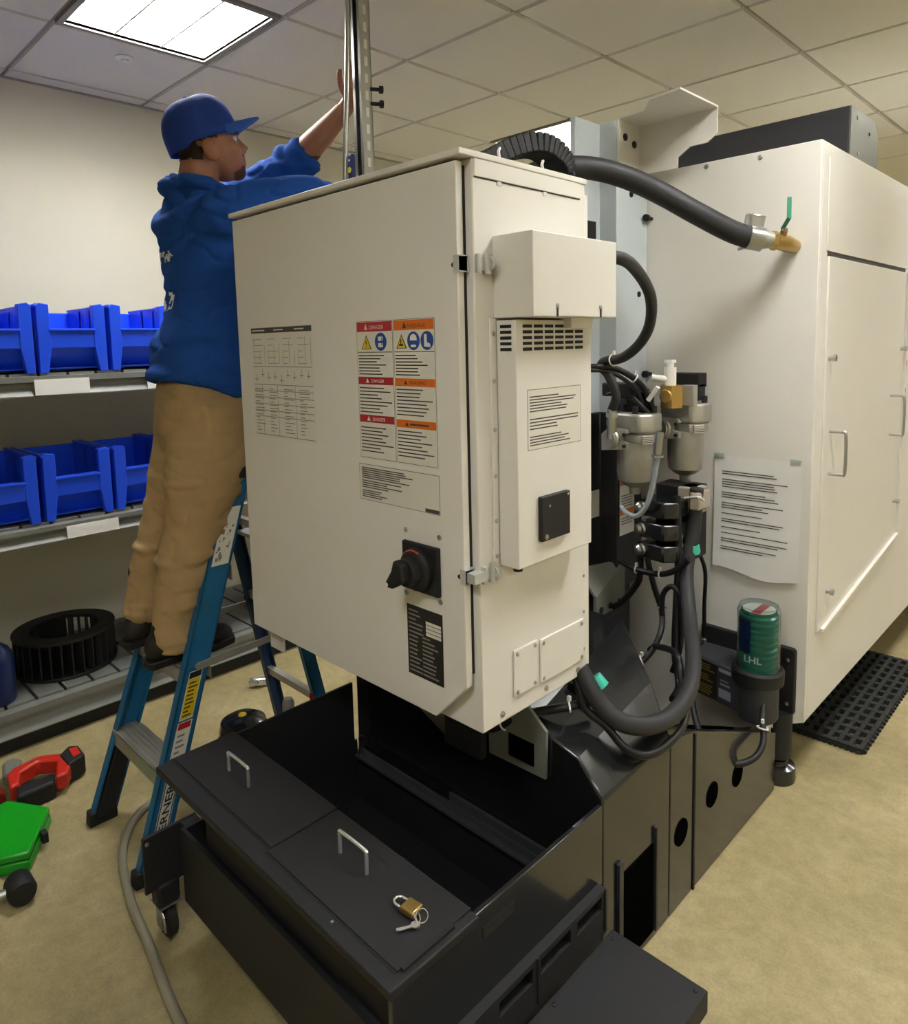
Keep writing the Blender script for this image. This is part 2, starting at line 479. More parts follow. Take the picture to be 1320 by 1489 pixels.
# ------------------------------------------------------------------ storage shelving
SX0, SX1 = -3.68, -3.0
SY0, SY1 = .05, 2.75
sh = thing('storage_shelf', 'grey steel storage rack with slatted decks along the cream wall', 'shelf', (-3.34, 1.4, 0))
for y in (SY0 + .03, SY1 - .03):
    for x in (SX0 + .03, SX1 - .06):
        MB().box(x - .025, x + .025, y - .025, y + .025, 0, 2.0 if x < -3.3 else 1.43).build('upright', M['shelfgrey'], sh, bevel=.003)
slat_me = MB().box(-.29, .29, -.046, .046, -.004, .006).mesh('deck_slat', M['slat'])
for lev, (zt, zb) in enumerate(((1.428, 1.352), (.848, .784), (.16, .062))):
    prof = [(SX1 + .0, zt), (SX1 + .0, zt - (zt - zb) * .28), (SX1 - .022, zt - (zt - zb) * .34), (SX1 - .022, zt - (zt - zb) * .55),
            (SX1 + .004, zb + .004), (SX1 + .004, zb), (SX1 - .05, zb), (SX1 - .05, zt)]
    m = MB(); n = len(prof)
    vs = [(a, SY0, b) for a, b in prof] + [(a, SY1, b) for a, b in prof]
    m.add(vs, [tuple(range(n)), tuple(range(2 * n - 1, n - 1, -1))] + [(i, i + n, (i + 1) % n + n, (i + 1) % n) for i in range(n)])
    bm_ = m.build('shelf_beam', M['shelfgrey'], sh)
    MB().box(SX0, SX0 + .04, SY0, SY1, zb, zt).build('shelf_beam', M['shelfgrey'], sh)
    MB().box(SX0 + .04, SX1 - .05, SY0 + .05, SY1 - .05, zt - .03, zt - .006).build('deck_pan', M['shelfdark'], sh)
    y = SY0 + .09
    while y < SY1 - .08:
        share('deck_slat', slat_me, sh, (-3.335, y, zt + .004)); y += .104
    for (ya, yb) in (((.787, .982), (1.208, 1.40)), ((.856, 1.052),), ())[lev]:
        q = MB(); q.hexa([(SX1 + .006, ya, zb + .004), (SX1 + .008, ya, zb + .004), (SX1 + .008, yb, zb + .004), (SX1 + .006, yb, zb + .004)],
                         [(SX1 + .001, ya, zt - .012), (SX1 + .003, ya, zt - .012), (SX1 + .003, yb, zt - .012), (SX1 + .001, yb, zt - .012)])
        q.build('label_card', M['paper'], sh, label='blank white card')

MB().box(SX0, SX1 - .02, SY0, SY1, 0.001, .060).build('under_shelf_block', M['toolblack'], sh)  # solid black block that makes the dark band below the bottom shelf
def make_bin():
    """blue stack bin, origin at the bottom centre of its front, front faces +X"""
    W, H, D, t = .248, .268, .42, .006
    b = MB()
    h = W / 2
    # side walls (tall, reaching the front), back wall, floor
    for s in (-1, 1):
        y0, y1 = s * (h - .004), s * (h - .004 - t)
        pr = [(0.0, 0), (.0, .262), (-.02, .268), (-.40, .255), (-.42, .25), (-.42, .0)]
        b.prism(pr, 'y', y0, y1)
        # rim flange
        b.box(-.42, -.002, s * (h - .012), s * (h + .004), .252, .262)
        # front leg pillars
        pts = [(s * h, 0), (s * (h - .03), 0), (s * (h - .045), .098), (s * (h - .045), .262), (s * (h - .012), .268), (s * (h - .0), .255)]
        b.prism(pts, 'x', -.030, .004)
    b.box(-.42, -.42 + t, -h + .006, h - .006, 0, .25)
    b.box(-.42, -.035, -h + .006, h - .006, .012, .018)
    # recessed front wall below the lip (leans back)
    b.hexa([(-.09, -h + .012, .014), (-.084, -h + .012, .014), (-.084, h - .012, .014), (-.09, h - .012, .014)],
           [(-.036, -h + .012, .10), (-.03, -h + .012, .10), (-.03, h - .012, .10), (-.036, h - .012, .10)])
    # front cross band and rolled lip
    b.box(-.028, .0, -h + .04, h - .04, .094, .168)
    b.box(-.034, .008, -h + .04, h - .04, .160, .170)
    # inner side ribs
    for x in (-.14, -.26):
        for s in (-1, 1): b.box(x - .01, x + .01, s * (h - .010), s * (h - .002), .0, .25)
    me = b.mesh('bin', M['bluebin'])
    return me
bin_me = make_bin()
def bin_(y, z, label, group):
    o = bpy.data.objects.new('storage_bin', bin_me); put(o, None, (-3.035, y, z))
    md = o.modifiers.new('bevel', 'BEVEL'); md.width = .003; md.segments = 2; md.limit_method = 'ANGLE'
    return tag(o, label, 'bin', group)
topz, midz = 1.4385, .8585
for y, lab in ((.682, 'blue bin on the top shelf cut by the left photo edge'), (.946, 'blue bin on the top shelf above the wide white label card'),
               (1.212, 'blue bin on the top shelf just behind the back of the man'), (1.475, 'blue bin on the top shelf mostly hidden by the hooded man'),
               ):
    bin_(y, topz, lab, 'blue bins on the top shelf')
for y, lab in ((.655, 'shaded blue bin on the middle shelf cut by the left photo edge'), (.925, 'shaded blue bin on the middle shelf, second from the left edge'),
               (1.190, 'shaded blue bin on the middle shelf touching the khaki trousers'), (1.455, 'shaded blue bin on the middle shelf hidden behind the khaki trousers'),
               (1.72, 'shaded blue bin on the middle shelf peeking between trousers and white cabinet')):
    bin_(y, midz, lab, 'blue bins on the middle shelf')

# blower wheel on the bottom shelf
bw = thing('blower_wheel', 'black ring-shaped blower wheel with vertical blades on the bottom shelf', 'blower wheel', (-3.30, .90, .17))
c = (-3.30, .90, .17)
MB().lathe([(.135, .152), (.135, .166), (.198, .166), (.200, .160), (.198, .152), (.135, .152)], c, n=48, cap=False).build('top_ring', M['black'], bw, smooth=40)
MB().lathe([(.02, .0), (.198, .0), (.200, .008), (.198, .014), (.02, .014)], c, n=48).build('bottom_ring', M['black'], bw, smooth=40)
for k in range(30):
    a = 2 * math.pi * k / 30
    d = V(math.cos(a), math.sin(a), 0); tng = V(-d.y, d.x, 0)
    p = V(*c) + d * .163 + tng * .0
    q1 = V(*c) + d * .137 - tng * .014; q2 = V(*c) + d * .194 + tng * .012
    nn = (q2 - q1).cross(V(0, 0, 1)).normalized() * .0035
    bl = MB(); bl.hexa([q1 - nn + V(0, 0, .010), q2 - nn + V(0, 0, .010), q2 + nn + V(0, 0, .010), q1 + nn + V(0, 0, .010)],
                       [q1 - nn + V(0, 0, .156), q2 - nn + V(0, 0, .156), q2 + nn + V(0, 0, .156), q1 + nn + V(0, 0, .156)])
    bl.build('blade', M['black'], bw)
# soft dark bag with cords beside it
def lump(co, n): return .010 * noise.noise(co * 9) + .004 * noise.noise(co * 28)
bg = MB(); bg.ball((-3.27, 1.33, .30), .15, .13, .15); bg.ball((-3.26, 1.42, .27), .14, .12, .12); bg.box(-3.38, -3.14, 1.22, 1.50, .172, .26)
bag = sculpt(bg, 'tool_bag', M['toolblack'], None, .012, 6, lump); tag(bag, 'slumped black tool bag on the bottom shelf behind the boots', 'bag')
st = MB().tube([(-3.20, 1.25, .40), (-3.19, 1.20, .46), (-3.19, 1.22, .52), (-3.20, 1.28, .50), (-3.21, 1.30, .42)], .006, 8, smooth=6)
st.build('strap', M['toolblack'], bag)
cc = MB(); pts = []
for k in range(40):
    a = k / 40 * 2 * math.pi * 1.7
    pts.append((-3.21 + .015 * math.sin(a * 2), 1.21 + .052 * math.cos(a), .50 + .07 * math.sin(a) + .01 * math.sin(a * .7)))
cc.tube(pts, .0065, 8)
cc.tube([(-3.20, 1.25, .53), (-3.17, 1.30, .54), (-3.17, 1.34, .50)], .009, 8, smooth=4)
cc.box(-3.215, -3.185, 1.215, 1.245, .55, .575)
tag(cc.build('coiled_cable', M['cable'], smooth=60), 'black coiled cable with plug on top of the black bag', 'cable')
cl = MB(); cl.ball((-3.22, 1.95, .215), .13, .16, .05); cl.ball((-3.25, 1.85, .23), .10, .12, .06); cl.ball((-3.15, 2.02, .20), .08, .12, .035)
tag(sculpt(cl, 'crumpled_cloth', material('olive_cloth', '#5f5a48', .9), None, .012, 3, lambda co, n: .018 * noise.noise(co * 14)), 'crumpled olive grey cloth on the bottom shelf behind the ladder', 'cloth')
bt = MB(); bt.lathe([(.001, 0), (.06, 0), (.064, .01), (.064, .17), (.05, .21), (.022, .235), (.022, .26), (.001, .26)], (-3.12, .60, .172), n=24)
tag(bt.build('bottle', material('dark_blue_bottle', '#1b2c5c', .3), smooth=40), 'dark blue bottle at the left edge beside the blower wheel', 'bottle')

# ------------------------------------------------------------------ the machine (one thing, many parts)
mc = thing('machining_center', 'large cream and black machining center with open-backed base', 'machine', (-1.3, 2.4, 0))
screw_me = {}
def screw_mesh(r, axis, mat):
    key = (r, axis, mat)
    if key not in screw_me:
        ax = {'x': (1, 0, 0), '-y': (0, -1, 0), 'z': (0, 0, 1)}[axis]
        screw_me[key] = MB().lathe([(r * .9, -.001), (r, .0005), (r * .95, r * .35), (r * .6, r * .55), (r * .05, r * .6)], (0, 0, 0), ax, n=10).mesh('screw', M[mat], 40)
    return screw_me[key]
def screw(parent, p, axis, r=.005, mat='steel', name='screw'):
    return share(name, screw_mesh(r, axis, mat), parent, p)

# ---- base casting
b = MB()
A = [(-1.72, 1.275, .0), (-.82, 1.275, .0), (-.82, 1.275, .49), (-.885, 1.275, .565), (-1.02, 1.275, .60), (-1.72, 1.275, .60)]
B = [(-1.72, 1.90, .0), (-.82, 1.59, .0), (-.82, 1.59, .500), (-.955, 1.735, .555), (-1.148, 1.90, .635), (-1.72, 1.90, .64)]
n = 6
b.add(A + B, [tuple(range(n - 1, -1, -1)), tuple(n + j for j in range(n))] + [(j, (j + 1) % n, n + (j + 1) % n, n + j) for j in range(n)])
base = b.build('base_casting', M['blackgloss'], mc, bevel=.006)
base.data.set_sharp_from_angle(angle=R(3))
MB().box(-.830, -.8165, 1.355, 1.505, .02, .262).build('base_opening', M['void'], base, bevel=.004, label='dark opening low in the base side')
for a in ((1.335, 1.352, .02, .30), (1.508, 1.516, .02, .30)): MB().box(-.822, -.812, a[0], a[1], a[2], a[3]).build('opening_frame', M['darkgrey'], base)
for y, z in ((1.653, .209), (1.839, .223), (2.013, .2)):
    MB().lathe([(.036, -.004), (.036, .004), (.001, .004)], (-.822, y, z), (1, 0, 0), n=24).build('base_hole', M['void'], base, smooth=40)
MB().box(-.8215, -.8165, 1.722, 1.730, .0, .455).build('base_seam', M['toolblack'], base)
MB().prism([(1.592, .0), (2.32, .0), (2.32, .205), (1.725, .462), (1.592, .498)], 'x', -.840, -.820).build('base_side_panel', M['blackgloss'], mc, bevel=.003)
MB().box(-1.60, -.842, 1.93, 2.30, .0, .03).build('base_pan', M['darkgrey'], mc)
MB().box(-1.70, -1.39, 2.05, 2.36, .20, .60).build('column_foot', M['darkgrey'], mc, bevel=.008)
MB().box(-1.70, -1.45, 2.05, 2.40, .60, .96).build('column_web', M['darkgrey'], mc)
MB().box(-1.05, -.97, 1.46, 1.52, .585, .63).build('pipe_block', M['darkgrey'], mc, bevel=.008)
# cabinet supports
MB().prism([(-1.41, .50), (-1.29, .452), (-1.29, .703), (-1.41, .703)], 'y', 1.262, 1.270).build('cabinet_support', M['midgrey'], mc)
MB().prism([(-1.149, .475), (-.970, .48), (-.966, .60), (-1.021, .645), (-1.021, .703), (-1.149, .703)], 'y', 1.262, 1.270).build('cabinet_support', M['midgrey'], mc)
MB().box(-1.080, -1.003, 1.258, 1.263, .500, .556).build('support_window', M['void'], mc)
MB().box(-1.285, -1.155, 1.235, 1.262, .46, .60).build('support_block', M['darkgrey'], mc, bevel=.004)
# levelling foot
lf = MB(); lf.lathe([(.001, 0), (.062, 0), (.064, .012), (.060, .05), (.040, .058), (.036, .072), (.02, .075), (.02, .10), (.001, .10)], (-.845, 2.40, 0), n=24)
lfo = lf.build('levelling_foot', M['blackgloss'], mc, smooth=35)
MB().lathe([(.001, .0), (.048, .0), (.048, .16), (.001, .16)], (-.845, 2.40, .085), n=20).build('foot_post', M['black'], lfo, smooth=35)

MB().box(-1.56, -1.03, 2.48, 5.10, .0, .229).build('rear_base', M['black'], mc)
lf2 = MB(); lf2.lathe([(.001, 0), (.062, 0), (.064, .012), (.060, .05), (.040, .058), (.036, .072), (.036, .235), (.001, .235)], (-.845, 5.05, 0), n=24)
lf2.build('levelling_foot', M['blackgloss'], mc, smooth=35)
# ---- enclosure
EX, EY = -.765, 2.42
e = MB()
# rear face: lower edge runs down to the left behind the base
e.prism([(-1.62, .03), (-1.24, .03), (-.97, .12), (EX, .215), (EX, 2.118), (-1.62, 2.118)], 'y', EY, EY + .02)
enc = e.build('enclosure_rear_panel', M['white'], mc, bevel=.002)
MB().box(EX - .02, EX, EY + .02, 5.2, .215, 2.118).build('enclosure_side_panel', M['white'], mc, bevel=.002)
sidep = LAST[-1]
MB().box(-1.62, EX - .021, EY + .021, 5.2, 2.09, 2.117).build('enclosure_roof', M['white'], mc)
MB().box(-1.62, -1.60, EY + .021, 5.2, .25, 2.089).build('enclosure_far_panel', M['white'], mc)
MB().box(-1.58, EX - .03, EY + .05, 5.2, .23, .25).build('enclosure_floor', M['darkgrey'], mc)
MB().box(-1.60, EX - .021, 5.18, 5.2, .25, 2.089).build('enclosure_front_panel', M['white'], mc)
# door on the side and the fixed panel above it
d = MB(); d.prism([(2.505, .505), (3.515, .642), (3.515, 1.768), (2.505, 1.768)], 'x', EX, EX + .006)
door = d.build('side_door', M['white'], mc, bevel=.0015)
MB().prism([(2.49, 1.784), (3.52, 1.784), (3.52, 2.075), (2.49, 2.075)], 'x', EX, EX + .004).build('side_cover', M['white'], mc, bevel=.001)
MB().box(EX - .001, EX + .002, 2.50, 3.50, 1.769, 1.783).build('panel_seam', M['seam'], sidep)
def bow_handle(parent, y, z0, z1, d=.05, r=.0055):
    x = EX + .006
    h = MB(); h.tube([(x - .002, y, z0), (x + d - .012, y, z0), (x + d, y, z0 + .012), (x + d, y, z1 - .012), (x + d - .012, y, z1), (x - .002, y, z1)], r, 10, smooth=4)
    return h.build('bow_handle', M['steel'], parent, smooth=60, label='bent steel bow handle')
ds = MB(); ds.hexa([(EX + .004, 2.535, .500), (EX + .018, 2.535, .500), (EX + .018, 3.515, .634), (EX + .004, 3.515, .634)], [(EX + .004, 2.535, .512), (EX + .018, 2.535, .512), (EX + .018, 3.515, .646), (EX + .004, 3.515, .646)]); ds.build('door_edge_strip', M['white'], door)
MB().box(EX + .004, EX + .016, 3.508, 3.520, .64, 1.768).build('door_edge_strip', M['white'], door)
bow_handle(door, 2.565, 1.048, 1.192)
bow_handle(door, 3.33, 1.10, 1.26)
for y, z in ((2.53, 1.44), (2.585, .632), (3.46, 1.45), (3.44, .80)):
    k = MB().lathe([(.008, 0), (.008, .012), (.011, .014), (.011, .024), (.002, .026)], (EX + .006, y, z), (1, 0, 0), n=14)
    k.build('thumb_screw', M['steel'], door, smooth=40)
for x, z in ((-1.137, 2.104), (-.954, 2.099)): screw(enc, (x, EY, z), '-y', .008)
# warning label at the far right edge
wl = MB(); x = EX + .001
wl.mi = 0; wl.quad((x, 3.53, 1.14), (x, 3.60, 1.14), (x, 3.60, 1.40), (x, 3.53, 1.40))
wl.mi = 1; wl.quad((x + .0004, 3.532, 1.372), (x + .0004, 3.60, 1.372), (x + .0004, 3.60, 1.398), (x + .0004, 3.532, 1.398))
wl.quad((x + .0004, 3.532, 1.255), (x + .0004, 3.60, 1.255), (x + .0004, 3.60, 1.275), (x + .0004, 3.532, 1.275))
wl.mi = 2
for k in range(5): wl.quad((x + .0004, 3.535, 1.15 + k * .018), (x + .0004, 3.595, 1.15 + k * .018), (x + .0004, 3.595, 1.156 + k * .018), (x + .0004, 3.535, 1.156 + k * .018))
wl.quad((x + .0004, 3.538, 1.30), (x + .0004, 3.565, 1.30), (x + .0004, 3.565, 1.355), (x + .0004, 3.538, 1.355))
wl.build('warning_label', [M['label'], M['red'], M['ink']], sidep, smooth='keep')
# black cover box on the roof
cb = MB(); cb.prism([(2.81, 2.118), (3.15, 2.118), (3.15, 2.25), (3.10, 2.31), (2.81, 2.31)], 'x', -1.46, -.803)
cbo = cb.build('roof_cover_box', M['charcoal'], mc, bevel=.003, label='long charcoal cover box on the roof')
MB().prism([(2.812, 2.119), (3.149, 2.119), (3.149, 2.25), (3.099, 2.309), (2.812, 2.309)], 'x', -.802, -.797).build('end_plate', M['midgrey'], cbo)
for y, z in ((2.90, 2.16), (2.88, 2.28), (3.03, 2.25)): screw(cbo, (-.797, y, z), 'x', .007, 'toolblack' if z < 2.26 and y > 3 else 'steel')

# ---- column
c_ = MB()
pr = [(-1.43, 2.06), (-1.43, 2.205), (-1.36, 2.205), (-1.36, 2.417), (-1.385, 2.417), (-1.385, 2.23), (-1.452, 2.23), (-1.452, 2.06)]
c_.prism(pr, 'z', .96, 2.268)
colm = c_.build('column', M['blue_col'], mc, bevel=.003, label='pale blue grey column')
lo = MB(); lo.prism([(-1.425, 2.05), (-1.425, 2.20), (-1.355, 2.20), (-1.355, 2.38), (-1.50, 2.38), (-1.50, 2.05)], 'z', .60, 1.255)
lo.build('column_lower', M['darkgrey'], mc, bevel=.004)
for y, z in ((2.357, 1.73), (2.357, 1.68), (2.300, 2.03), (2.12, 1.312)):
    share('bolt', screw_mesh(.011, 'x', 'toolblack'), colm, (-1.36 if y > 2.2 else -1.43, y, z))
for x, z in ((-1.345, 1.955), (-1.345, 1.385)):
    MB().lathe([(.007, 0), (.007, .03), (.013, .03), (.013, .044), (.002, .045)], (x, 2.42, z), (0, -1, 0), n=12).build('bolt', M['toolblack'], enc, smooth=40)
MB().box(-1.4295, -1.424, 2.118, 2.175, 1.80, 1.93).build('column_slot', M['toolblack'], colm)
# column foot bracket with bolts
cf = MB(); cf.box(-1.362, -1.350, 2.06, 2.25, .535, .61); cf.hexa([(-1.362, 2.06, .61), (-1.35, 2.06, .61), (-1.35, 2.25, .61), (-1.362, 2.25, .61)], [(-1.44, 2.06, .70), (-1.43, 2.06, .70), (-1.35, 2.25, .70), (-1.37, 2.25, .70)])
cfo = cf.build('column_bracket', M['midgrey'], mc)
for y in (2.09, 2.15, 2.21): share('bolt', screw_mesh(.012, 'x', 'toolblack'), cfo, (-1.350, y, .557))
# warning decals hanging on the column by the regulators
dc = MB(); x = -1.352
dc.mi = 0; dc.box(x, x + .002, 2.215, 2.315, .80, 1.06)
dc.mi = 1
for z in (.985, .875): dc.box(x + .002, x + .0025, 2.218, 2.312, z, z + .02)
dc.mi = 2
for z in (.84, .85, .86, .905, .915, .925, .935, .945): dc.box(x + .002, x + .0025, 2.225, 2.30, z, z + .003)
dc.build('warning_decal', [M['label'], M['orange'], M['ink']], colm)
MB().box(-1.4245, -1.422, 2.125, 2.19, .87, .97).build('white_decal', M['label'], colm)
# top sheet-metal bracket
tb = MB()
tb.prism([(-1.355, 2.10), (-1.205, 2.10), (-1.205, 2.135), (-1.160, 2.163), (-1.10, 2.163), (-1.066, 2.187), (-1.066, 2.268), (-1.355, 2.268)], 'y', 2.343, 2.349)
tbo = tb.build('top_bracket', M['white'], mc)
MB().prism([(-1.353, 2.205), (-1.252, 2.195), (-1.180, 2.107), (-1.068, 2.09), (-1.066, 2.349), (-1.353, 2.349)], 'z', 2.268, 2.274).build('bracket_top_plate', M['white'], tbo)
MB().box(-1.358, -1.352, 2.205, 2.343, 2.06, 2.268).build('bracket_flange', M['white'], tbo)
for y, z in ((2.245, 2.215), (2.305, 2.20)): share('bolt', screw_mesh(.013, 'x', 'toolblack'), tbo, (-1.352, y, z))

# ---- control cabinet
CX, CYF, CYB = -.952, 1.028, 1.408
CZ0, CZ1 = .702, 1.872
cab = MB().box(-1.828, CX, CYF, CYB, CZ0, CZ1).build('control_cabinet', M['white'], mc, bevel=.003, label='tall cream electrical cabinet')
lid = MB().box(-1.833, CX + .003, .990, CYB + .004, 1.8725, 1.885).build('cabinet_lid', M['white'], cab, bevel=.002)
MB().box(CX - .0005, CX + .003, CYF + .004, CYB - .022, 1.838, 1.871).build('lid_skirt', M['white'], cab, bevel=.001)
MB().box(CX - .0005, CX + .0012, CYF + .004, CYB - .022, 1.8355, 1.838).build('skirt_seam', M['seam'], cab)
MB().box(CX - .012, CX - .001, CYB - .001, CYB + .012, .72, 1.85).build('rear_flange', M['white'], cab)
MB().box(-1.80, -.972, 1.0185, 1.0285, .83, 1.86).build('door_shade_strip', M['gapshade'], cab)  # dark strip added to paint the shadow between door and body
MB().box(-1.795, -1.723, 1.03, 1.034, .645, .703).build('bottom_tab', M['white'], cab)
for y in (1.10, 1.25): MB().box(CX, CX + .0022, y, y + .012, 1.829, 1.8365).build('skirt_notch', M['white'], cab)
# fold strip with screws left of the fan box
MB().box(CX, CX + .004, 1.068, 1.086, 1.035, 1.566).build('mount_strip', M['white'], cab, bevel=.001)
for z in (1.535, 1.44, 1.34, 1.245, 1.15, 1.075): screw(cab, (CX + .004, 1.077, z), 'x', .005)
for y, z in ((1.398, 1.20), (1.398, .95), (1.398, .86), (1.398, .765)): screw(cab, (CX, y, z), 'x', .004)
# hinges
for z in (1.672, 1.045):
    h = MB()
    h.box(-.978, -.962, .9965, 1.024, z - .016, z + .016); h.box(-.969, -.962, .996, 1.02, z - .014, z + .014)
    h.box(CX, CX + .006, 1.034, 1.075, z - .013, z + .013)
    h.cyl((CX + .006, 1.035, z - .018), (CX + .006, 1.035, z + .018), .006, n=12)
    h.cyl((CX + .008, 1.060, z - .020), (CX + .008, 1.060, z + .020), .008, n=12)
    h.torus((CX + .012, 1.060, z), (0, 1, 0), .012, .003, 16, 6)
    if z < 1.2: h.box(-.966, CX + .012, 1.0, 1.04, z - .010, z + .010)
    h.build('latch', M['zinc'], cab, smooth=40)
# cover plates low on the side
for (y0, y1, za, zb) in ((1.127, 1.209, .745, .852), (1.221, 1.391, .742, .846)):
    cp = MB().box(CX, CX + .005, y0, y1, za, zb).build('cover_plate', M['white'], cab, bevel=.002)
    for yy in (y0 + .010, y1 - .010):
        for zz in (za + .010, zb - .010): screw(cab, (CX + .005, yy, zz), 'x', .005)
for y in (1.09, 1.245, 1.37): screw(cab, (CX, y, .722), 'x', .007)
# upper junction box
jb = MB().box(CX, -.850, 1.083, 1.378, 1.566, 1.729).build('junction_box', M['white'], mc, bevel=.002, label='plain cream junction box')
for y in (1.16, 1.315):
    MB().box(-.8502, -.8485, y - .0025, y + .0025, 1.566, 1.586).build('slot', M['seam'], jb)
    screw(jb, (-.850, y, 1.588), 'x', .005)
MB().box(-.93, -.88, 1.25, 1.33, 1.545, 1.566).build('box_lip', M['white'], jb)
# fan box with vents
FX = -.900
fb = MB().box(CX, FX, 1.090, 1.354, 1.052, 1.562).build('fan_box', M['white'], mc, bevel=.002, label='narrow cream fan box with vent slots')
slot = MB().box(-.001, .0008, -.0145, .0145, -.0032, .0032).mesh('vent_slot', M['toolblack'])
slot2 = MB().box(-.0145, .0145, -.0008, .001, -.0032, .0032).mesh('vent_slot', M['toolblack'])
for r_ in range(5):
    z = 1.549 - r_ * .0115
    for k in range(6): share('vent_slot', slot, fb, (FX, 1.126 + k * .036, z))
    share('vent_slot', slot2, fb, (-.926, 1.090, z))
lb = MB(); x = FX + .0008
def block(mb, x, y0, y1, z0, z1, n, seed, h=.0035, frac=(.5, 1.0)):
    rr = random.Random(seed)
    for k in range(n):
        z = z1 - (z1 - z0) * (k + .5) / n
        w = (y1 - y0) * rr.uniform(*frac)
        mb.quad((x, y0, z - h / 2), (x, y0 + w, z - h / 2), (x, y0 + w, z + h / 2), (x, y0, z + h / 2))
lb.mi = 1; lb.box(FX, x - .0004, 1.1235, 1.3115, 1.2945, 1.4205)
lb.mi = 0; lb.box(FX, x - .0002, 1.125, 1.310, 1.296, 1.419)
lb.mi = 2
for z0, z1, n_, sd in ((1.372, 1.408, 6, 1), (1.335, 1.362, 4, 2), (1.302, 1.325, 4, 3)): block(lb, x, 1.130, 1.305, z0, z1, n_, sd, .0025)
lb.build('notice_label', [M['label'], M['inkl'], M['ink']], fb)
fp = MB().box(FX, FX + .012, 1.155, 1.254, 1.098, 1.194).build('filter_plate', M['black'], fb, bevel=.002, label='square black plate')
screw(fb, (FX + .012, 1.168, 1.107), 'x', .006); screw(fb, (FX + .012, 1.180, 1.172), 'x', .003); screw(fb, (FX + .012, 1.246, 1.187), 'x', .003)
MB().cyl((-.915, 1.105, 1.052), (-.915, 1.105, 1.044), .010, n=14).build('rubber_plug', M['toolblack'], fb, smooth=40)

# ---- cabinet door
dr = MB(); dr.prism([(-1.832, .712), (-1.064, .712), (-.969, .808), (-.969, 1.866), (-1.832, 1.866)], 'y', 1.0, 1.018)
cdoor = dr.build('cabinet_door', M['white'], mc, bevel=.002, label='flat cream cabinet door with stickers')
DY = .9996
def dq(mb, x0, x1, z0, z1, off=0.0):
    y = DY - off
    mb.quad((x0, y, z0), (x1, y, z0), (x1, y, z1), (x0, y, z1))
def dlines(mb, x0, x1, z0, z1, n, seed, h=.0022, frac=(.55, 1.0), off=.0008):
    rr = random.Random(seed)
    for k in range(n):
        z = z1 - (z1 - z0) * (k + .5) / n
        dq(mb, x0, x0 + (x1 - x0) * rr.uniform(*frac), z - h / 2, z + h / 2, off)
XR, ZU = (1, 0, 0), (0, 0, 1)
# instruction sheet
s = MB(); s.mi = 0; dq(s, -1.762, -1.470, 1.276, 1.572)
s.mi = 1; dq(s, -1.760, -1.472, 1.556, 1.570, .0003)
s.mi = 3
for xa, xb in ((-1.755, -1.690), (-1.645, -1.600), (-1.548, -1.505)): dq(s, xa, xb, 1.5615, 1.5645, .0008)
s.mi = 2
for z in (1.466, 1.418, 1.402, 1.384, 1.366, 1.348, 1.332, 1.282): dq(s, -1.758, -1.474, z, z + .0018, .0004)
for x in (-1.716, -1.640, -1.556): dq(s, x, x + .0016, 1.284, 1.418, .0004)
rr = random.Random(5)
for k in range(4):                                 # small line drawings
    xa = -1.750 + k * .072
    for j in range(5):
        zz = 1.475 + j * .016
        dq(s, xa, xa + rr.uniform(.02, .05), zz, zz + .0014, .0004)
    for dx in (.0, .03, .055): dq(s, xa + dx, xa + dx + .0014, 1.474, 1.474 + rr.uniform(.03, .07), .0004)
for k in range(9):
    xa = -1.748 + k * .031; za = rr.uniform(1.426, 1.445)
    dq(s, xa, xa + .016, za, za + .0022, .0004); dq(s, xa + .006, xa + .008, za - .006, za + .016, .0004)
for k in range(4): dlines(s, -1.752 + k * .072, -1.70 + k * .072, 1.290, 1.412, 14, 20 + k, .0022, (.3, .9))
s.build('instruction_sticker', [M['label'], M['ink'], M['inkl'], M['label']], cdoor)
# warning sticker: two columns of three
w = MB(); w.mi = 0; dq(w, -1.296, -1.034, 1.258, 1.574)
LX = ((-1.291, -1.170), (-1.163, -1.039))
bands = ((1.548, 1.569), (1.430, 1.447), (1.342, 1.359))
for ci, (xa, xb) in enumerate(LX):
    w.mi = 3; dq(w, xa - .002, xb + .002, 1.262, 1.571, .0002)
    w.mi = 0; dq(w, xa - .001, xb + .001, 1.263, 1.570, .0004)
    w.mi = 3; dq(w, xa, xb, 1.5015, 1.503, .0006)
    for bi, (za, zb) in enumerate(bands):
        off = (0, .0, .002)[bi] if ci == 0 else -.001 * bi
        w.mi = 1 if ci == 0 else 2
        dq(w, xa, xb, za + off, zb + off, .0006)
        w.mi = 4 if ci == 0 else 5
        if ci == 1 and bi == 2: dq(w, (xa + xb) / 2 - .018, (xa + xb) / 2 + .040, za + off + .006, za + off + .010, .0010)
        else: w.text('DANGER' if ci == 0 else 'WARNING', ((xa + xb) / 2 + .008, DY - .0010, za + off + .0045), XR, ZU, .0125 if bi == 0 else .011, 'CENTER')
        cx_ = (xa + xb) / 2 - .028; w.add([(cx_ - .006, DY - .001, za + off + .004), (cx_ + .006, DY - .001, za + off + .004), (cx_, DY - .001, zb + off - .003)], [(0, 1, 2)])
    w.mi = 5
    dlines(w, xa + .003, xb - .004, 1.450, 1.498, 7, 30 + ci, .0026)
    dlines(w, xa + .003, xb - .004, 1.364, 1.426, 8, 40 + ci, .0026)
    dlines(w, xa + .003, xb - .004, 1.274, 1.336, 8, 50 + ci, .0026)
